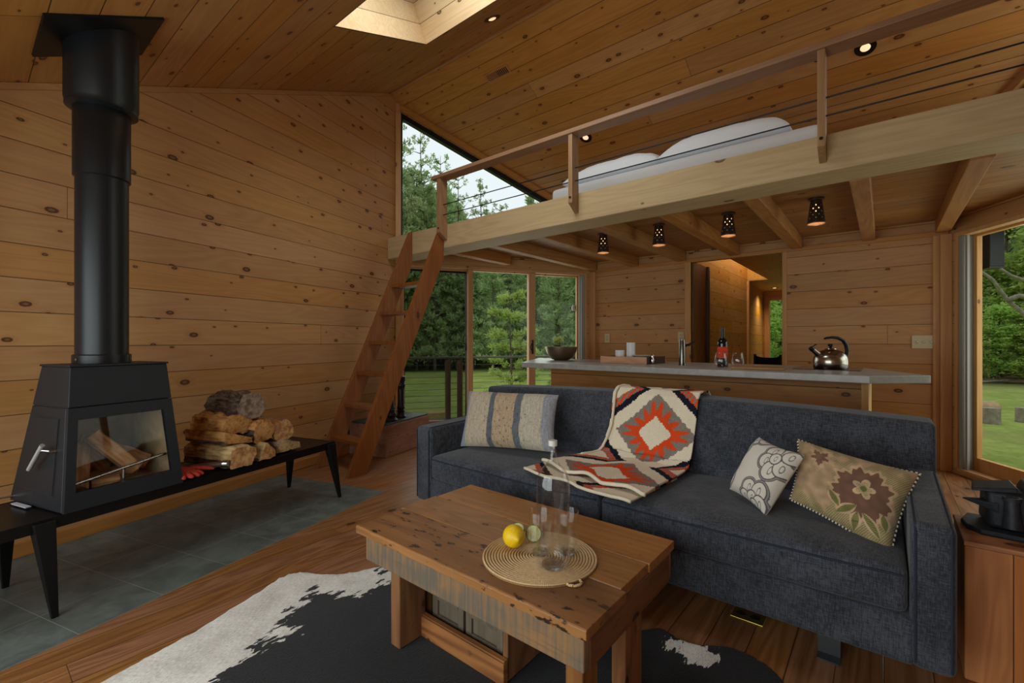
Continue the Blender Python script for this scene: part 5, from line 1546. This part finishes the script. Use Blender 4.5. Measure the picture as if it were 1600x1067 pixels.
def rv(rng): 
    while True:
        p = Vector((rng.uniform(-1, 1), rng.uniform(-1, 1), rng.uniform(-1, 1)))
        if .01 < p.length < 1: return p
def card(mb, p, d, L, W, rng):
    d = d.normalized(); s = d.cross(rv(rng)).normalized() * W / 2
    mb.add([p - s * .4, p + d * L * .5 - s, p + d * L, p + d * L * .5 + s], [(0, 1, 2, 3)])
def tree_mesh(kind, seed, H, cs=1.0, cn=13):
    rng = random.Random(seed); wd, lf = MB(), MB()
    bend = lambda z: Vector((.25 * nz(z * .15, seed), .25 * nz(z * .15, seed + 9), 0)) * (z / H)
    wd.tube([bend(H * k / 12) + Vector((0, 0, H * k / 12 - .2 * (k == 0))) for k in range(13)], [(.17 * H / 14) * (1 - .93 * k / 12) for k in range(13)], 8)
    if kind == 'pine':
        z = H * .10
        while z < H * .985:
            f = (z / H - .10) / .90
            R = (H * .20) * (1 - f) ** .75 * rng.uniform(.75, 1.1) + .3
            for k in range(rng.randint(4, 6)):
                a = rng.uniform(0, 2 * pi); up = rng.uniform(.05, .45)
                d = Vector((math.cos(a), math.sin(a), up)).normalized(); r = R * rng.uniform(.6, 1.1)
                o = bend(z) + Vector((0, 0, z))
                wd.tube([o, o + d * r * .6, o + d * r + Vector((0, 0, -.06 * r))], [.022 * (1 - f) + .008, .012, .005], 4)
                nc = max(3, int(r / .30))
                for c in range(nc):
                    g = (c + 1.0) / nc
                    if g < .25: continue
                    p = o + d * r * g + rv(rng) * .22 * r * .35
                    for q_ in range(cn):
                        e = (rv(rng) * 1.0 + d * .5 + Vector((0, 0, .35)))
                        card(lf, p + rv(rng) * .18 * min(1, cs * 1.4), e, rng.uniform(.28, .46) * cs, rng.uniform(.08, .13) * cs, rng)
            z += rng.uniform(.30, .5)
    elif kind == 'sparse':
        z = H * .25
        while z < H * .99:
            f = z / H; R = H * .15 * (1.08 - f) ** .7 + .25
            for k in range(rng.randint(2, 4)):
                a = rng.uniform(0, 2 * pi); d = Vector((math.cos(a), math.sin(a), rng.uniform(.3, .9))).normalized(); r = R * rng.uniform(.5, 1.15)
                o = bend(z) + Vector((0, 0, z))
                wd.tube([o, o + d * r * .5, o + d * r], [.028, .016, .007], 4)
                for c in range(rng.randint(2, 4)):
                    p = o + d * r * rng.uniform(.45, 1.0) + rv(rng) * .25
                    for q_ in range(16):
                        card(lf, p + rv(rng) * .10, rv(rng) + Vector((0, 0, .3)), rng.uniform(.14, .24), rng.uniform(.05, .09), rng)
            z += rng.uniform(.45, .8)
    else:
        R0 = H * .26
        for k in range(46):
            zf = rng.uniform(.12, 1.0); a = rng.uniform(0, 2 * pi)
            env = math.sin(pi * min(1, .18 + zf * .8)) ** .7
            r = R0 * env * rng.uniform(.35, 1.0)
            tip = bend(H * zf) + Vector((math.cos(a) * r, math.sin(a) * r, H * zf))
            o = bend(H * max(.1, zf - .18)) + Vector((0, 0, H * max(.1, zf - .18)))
            wd.tube([o, o.lerp(tip, .6) + Vector((0, 0, -.1)), tip], [.045, .02, .007], 4)
            for c in range(7):
                p = o.lerp(tip, rng.uniform(.45, 1.08)) + rv(rng) * H * .055
                fl_ = Vector((rng.uniform(-1, 1), rng.uniform(-1, 1), 0)).normalized()
                for q_ in range(20):
                    card(lf, p + Vector((rng.gauss(0, .3), rng.gauss(0, .3), rng.gauss(0, .09))) * (H / 10), Vector((rng.uniform(-1, 1), rng.uniform(-1, 1), rng.uniform(-.5, .25))), rng.uniform(.22, .36) * (H / 10) ** .5, rng.uniform(.13, .2) * (H / 10) ** .5, rng)
    return wd, lf
protos = {}
def proto(kind, seed, H, leaf, cs=1.0, cn=13):
    wd, lf = tree_mesh(kind, seed, H, cs, cn)
    o = thing({'pine': 'pine_tree', 'sparse': 'tall_thin_tree', 'broad': 'leafy_tree'}[kind], '', 'tree')
    obj('trunk', wd, M_trunk, o, smooth=180); obj('foliage', lf, leaf, o, smooth=0)
    protos[(kind, seed)] = o
    return o
PR = {'p1': proto('pine', 1, 14, M_pine), 'p2': proto('pine', 2, 11, M_pine), 's1': proto('sparse', 3, 15, M_pine), 'b1': proto('broad', 4, 10, M_broad), 'b2': proto('broad', 5, 8, M_broad), 'y1': proto('pine', 6, 3.3, M_bright, .33, 34)}
used = set()
LAB = {'p1': ('tall green pine in the forest beyond the deck railing', 'pines in the forest beyond the deck'), 'p2': ('dense green pine in the forest beyond the deck railing', 'lower pines in the forest beyond the deck'),
       'y1': ('young tree', 'young trees'), 's1': ('tall thin tree with tufted sparse crown against the white sky', 'thin trees against the sky'), 'b1': ('bright green leafy tree on the wooded slope behind the cabin', 'leafy trees on the slope'), 'b2': ('small bright green leafy tree at the edge of the lawn', 'small leafy trees by the lawn')}
def plant(key, ang, dist, s, label=None, rot=None):
    """ang: bearing in degrees left(+) of +y"""
    a = math.radians(ang); x, y = -math.sin(a) * dist, math.cos(a) * dist
    o = PR[key]; z = gh(x, y) - .1
    lab, grp = LAB[key]
    rt = rot if rot is not None else (ang * 7.3 + dist * 3.1) % 6.28
    if key not in used:
        used.add(key); n = o; n.location = (x, y, z); n.rotation_euler = (0, 0, rt); n.scale = (s, s, s)
    else:
        n = dup(o, loc=(x, y, z), scale=s); n.rotation_euler = (0, 0, rt)
    n['label'] = label or lab
    if label:
        if 'group' in n.keys(): del n['group']
    else: n['group'] = grp
    return n
rng = random.Random(42)
# forest seen through the left sliding door and gable window (bearings 20..60 degrees left of +y)
for row, (d0, d1, st_, s0, s1, ks) in enumerate(((25, 27, 2.6, .55, .72, ('p2', 'p2', 'b2')), (30, 33, 2.2, .7, .85, ('p1', 'p2', 'p2', 'b1')), (38, 42, 2.0, .85, 1.1, ('p1', 'p2', 'b1')))):
    a = 21.0
    while a < 61:
        k = rng.choice(ks); s = rng.uniform(s0, s1) * (.92 if a < 42 else 1.0)
        plant(k, a + rng.uniform(-.5, .5), rng.uniform(d0, d1), s)
        a += st_ * rng.uniform(.85, 1.15)
a = 21.0
while a < 60:
    plant('b2', a, rng.uniform(27.5, 29.5), rng.uniform(.17, .30), None); a += rng.uniform(1.4, 2.0)
for a, d, s in ((54.6, 27, .86), (52.8, 26, .78), (51.4, 28, .86), (49.8, 26.5, .76), (48, 28, .78), (46, 29, .74), (43.6, 28, .66), (41.5, 29, .62), (39.5, 29, .6)):
    plant('p1', a, d, s)
for a, d, s in ((53.2, 25, .98), (50.6, 28, .95), (48.2, 30, .92), (46.0, 27, .78), (43.2, 31, .84), (40.8, 30, .72), (55.5, 29, 1.0), (38, 33, .75)):
    plant('s1', a, d, s)
# slope seen through the right sliding door (bearings -20..0) and the hall door
for row, (d0, d1, st_, s0, s1, ks) in enumerate(((25, 27, 2.0, .30, .5, ('b2',)), (29, 32, 2.2, .6, .85, ('b1', 'b2', 'b1')), (37, 44, 2.2, .8, 1.2, ('b1', 'p2', 'b1')), (52, 60, 2.4, 1.1, 1.4, ('b1', 'p2')))):
    a = -19.0
    while a < 20:
        plant(rng.choice(ks), a + rng.uniform(-.5, .5), rng.uniform(d0, d1), rng.uniform(s0, s1))
        a += st_ * rng.uniform(.85, 1.15)
plant('y1', 39.3, 11.2, .95, 'bright yellow-green young tree in front of the pines, seen behind the middle door stile')
plant('y1', 33.5, 12.5, .6, 'low yellow-green bush beyond the deck, behind the metal bowl')

# deck, railing and small things outside
M_deck = wood('grey_deck', (140, 132, 120), (104, 98, 88), (60, 50, 44), 0, 1, .14, 4, .2, .008, .2, .8, .3)
FD = frame(P1, P2)
b = MB().box(-1.5, 4.5, .15, 1.42, -.12, -.04, M=FD)
struct('floor_deck', b, M_deck, at=FD, smooth=0)
dr = thing('deck_railing', 'dark deck railing with slim posts, metal top rail and horizontal cables outside the left door', 'railing', FD @ Vector((1.3, 1.6, -.04)), math.atan2((P2 - P1).y, (P2 - P1).x))
M_dpost = wood('deck_post', (134, 108, 88), (104, 82, 66), (50, 40, 34), 2, 0, None, knots=.1, var=.1, rough=.8)
M_dsteel = plain('rail_steel', (128, 128, 124), .5, .4)
A, Bc, Cc = Vector((-6.45, 3.7, 0)), Vector((-4.98, 4.72, 0)), Vector((-3.2, 6.5, 0))
corner = Vector((-4.98, 4.72, 0))
A = Vector((-5.9, 3.25, 0)); Cc = Vector((-3.05, 7.75, 0))
for p_, q_ in ((A, corner), (corner, Cc)):
    d = (q_ - p_).normalized(); n = Vector((-d.y, d.x, 0)) * .03
    b = MB().hexa([p_ - n + Vector((0, 0, .855)), q_ - n + Vector((0, 0, .855)), q_ + n + Vector((0, 0, .855)), p_ + n + Vector((0, 0, .855)), p_ - n + Vector((0, 0, .885)), q_ - n + Vector((0, 0, .885)), q_ + n + Vector((0, 0, .885)), p_ + n + Vector((0, 0, .885))])
    obj('top_rail', b, M_dsteel, dr, smooth=0, bevel=.004)
    for k in range(9):
        z = .04 + .09 * k
        obj('cable', MB().tube([p_ + Vector((0, 0, z)), q_ + Vector((0, 0, z))], .0035, 6), M_dsteel, dr)
for p_ in (corner + (A - corner).normalized() * .09, corner + (Cc - corner).normalized() * .09, A, Cc, Vector((-3.75, 6.66, 0)), ):
    obj('post', MB().lathe([(.042, -.04), (.042, .80), (.030, .83), (.012, .835), (.012, .856)], 8, (p_.x, p_.y, 0)), M_dpost, dr, smooth=0)
b = MB().lathe([(.0005, 0), (.21, 0), (.205, .17), (.19, .19), (.0005, .195)], 28, (-7.05, 6.2, GZ - .01))
tag(obj('tree_stump', b, plain('stump_pale', (168, 148, 92), .9, 0, .1, 9, .2, .3), at=(-7.05, 6.2, GZ), smooth=40), 'low pale cut stump on the grass just beyond the deck railing', 'stump', None)
for lab, x, y, r, h in (('grey upright log stump on the lawn outside the right door, near a flat stone', 1.617, 12.75, .135, .34), ('grey log stump on the lawn at the right edge of the right door', 2.16, 13.4, .135, .32)):
    b = MB().lathe([(.0005, 0), (r * 1.05, 0), (r, h * .5), (r * .97, h), (.0005, h + .01)], 20, (x, y, gh(x, y) - .03))
    tag(obj('log_stump', b, plain('stump_grey', (150, 140, 124), .9, 0, .1, 12, .25, .3), at=(x, y, GZ), smooth=40), lab, 'stump')
x, y = 1.92, 15.6
b = MB().lathe([(.0005, -.05), (.22, -.02), (.24, .06), (.19, .13), (.10, .16), (.0005, .165)], 14, (x, y, gh(x, y)))
b.v = [p_ + Vector((.05 * nz(p_.x * 4, p_.y * 4), .05 * nz(p_.x * 4, p_.y * 4, 5), .04 * nz(p_.x * 6, p_.y * 6, 2))) for p_ in b.v]
tag(obj('stone', b, plain('tan_stone', (176, 148, 112), .9, 0, .1, 6, .2, .3), at=(x, y, GZ), smooth=60), 'flat tan stone lying on the lawn outside the right door', 'stone')
M_dead = plain('dead_wood', (150, 142, 130), .9, 0, .1, 10, .25)
def limb(label, pts, r0, r1, name='fallen_branch', parts=()):
    k = len(pts)
    o = thing(name, label, 'branch', pts[0])
    obj('main_limb', MB().tube(pts, [r0 + (r1 - r0) * i / (k - 1) for i in range(k)], 8), M_dead, o, smooth=180)
    for p_ in parts: obj('twig', MB().tube(p_, [r1 * 1.2, r1 * .9, r1 * .5], 6), M_dead, o, smooth=180)
limb('long bare pale branch leaning down across the trees outside the right door', [Vector((1.5, 15.5, 3.1)), Vector((1.82, 15.69, 2.80)), Vector((2.02, 15.86, 2.62)), Vector((2.32, 16.1, 2.1)), Vector((2.62, 16.35, 1.78)), Vector((3.2, 16.7, .9)), Vector((3.9, 17.0, -.5))], .025, .06,
     'leaning_branch', ([Vector((2.3, 16.1, 2.1)), Vector((2.5, 16.0, 2.2)), Vector((2.7, 16.0, 2.15))],))
limb('second bare branch higher up outside the right door', [Vector((1.7, 15.7, 3.3)), Vector((2.08, 15.9, 2.95)), Vector((2.38, 16.15, 2.70)), Vector((2.8, 16.4, 2.5)), Vector((3.6, 16.8, 1.9)), Vector((4.6, 17.2, -.4))], .022, .06, 'leaning_branch')
limb('pale fallen branch lying at the edge of the woods outside the right door', [Vector((1.9, 24.0, gh(1.9, 24) + .1)), Vector((2.9, 24.6, gh(2.9, 24.6) + .1)), Vector((3.9, 25.6, gh(3.9, 25.6) + .15))], .04, .02, 'fallen_branch')
# lantern outside the right door, thermometer on the left door glass
FR = frame(P3, P4)
o = thing('outdoor_lantern', 'black box lantern hanging outside at the top corner of the right door', 'lantern', FR @ Vector((.01, .3, 1.73)))
M_lant = plain('lantern_black', (12, 12, 12), .6, 0, .3)
obj('housing', MB().box(-.06, .075, .25, .36, 1.735, 2.06, M=FR), M_lant, o, smooth=0, bevel=.006)
obj('bracket', MB().box(-.02, .03, .18, .3, 2.06, 2.09, M=FR), M_black, o, smooth=0)
obj('bottom_lip', MB().box(-.065, .08, .245, .365, 1.725, 1.735, M=FR), M_black, o, smooth=0)
th_ = thing('window_thermometer', 'round white dial thermometer fixed on the outside of the left door glass', 'thermometer', FD @ Vector((2.37, .125, 1.56)))
Tm = FD @ Matrix.Translation((2.365, .122, 1.56)) @ Matrix.Rotation(pi / 2, 4, 'X')
obj('dial', MB().lathe([(.0005, -.004), (.042, -.004), (.042, .004), (.0005, .004)], 28, M=Tm), plain('dial_face', (214, 218, 220), .4), th_, smooth=40)
obj('ring', MB().lathe([(.042, -.006), (.046, -.004), (.046, .006), (.042, .008)], 28, M=Tm, cap0=False, cap1=False), M_steel, th_)
obj('needle', MB().box(-.003, .003, -.01, .032, .0045, .006, M=Tm), M_darkmetal, th_, smooth=0)
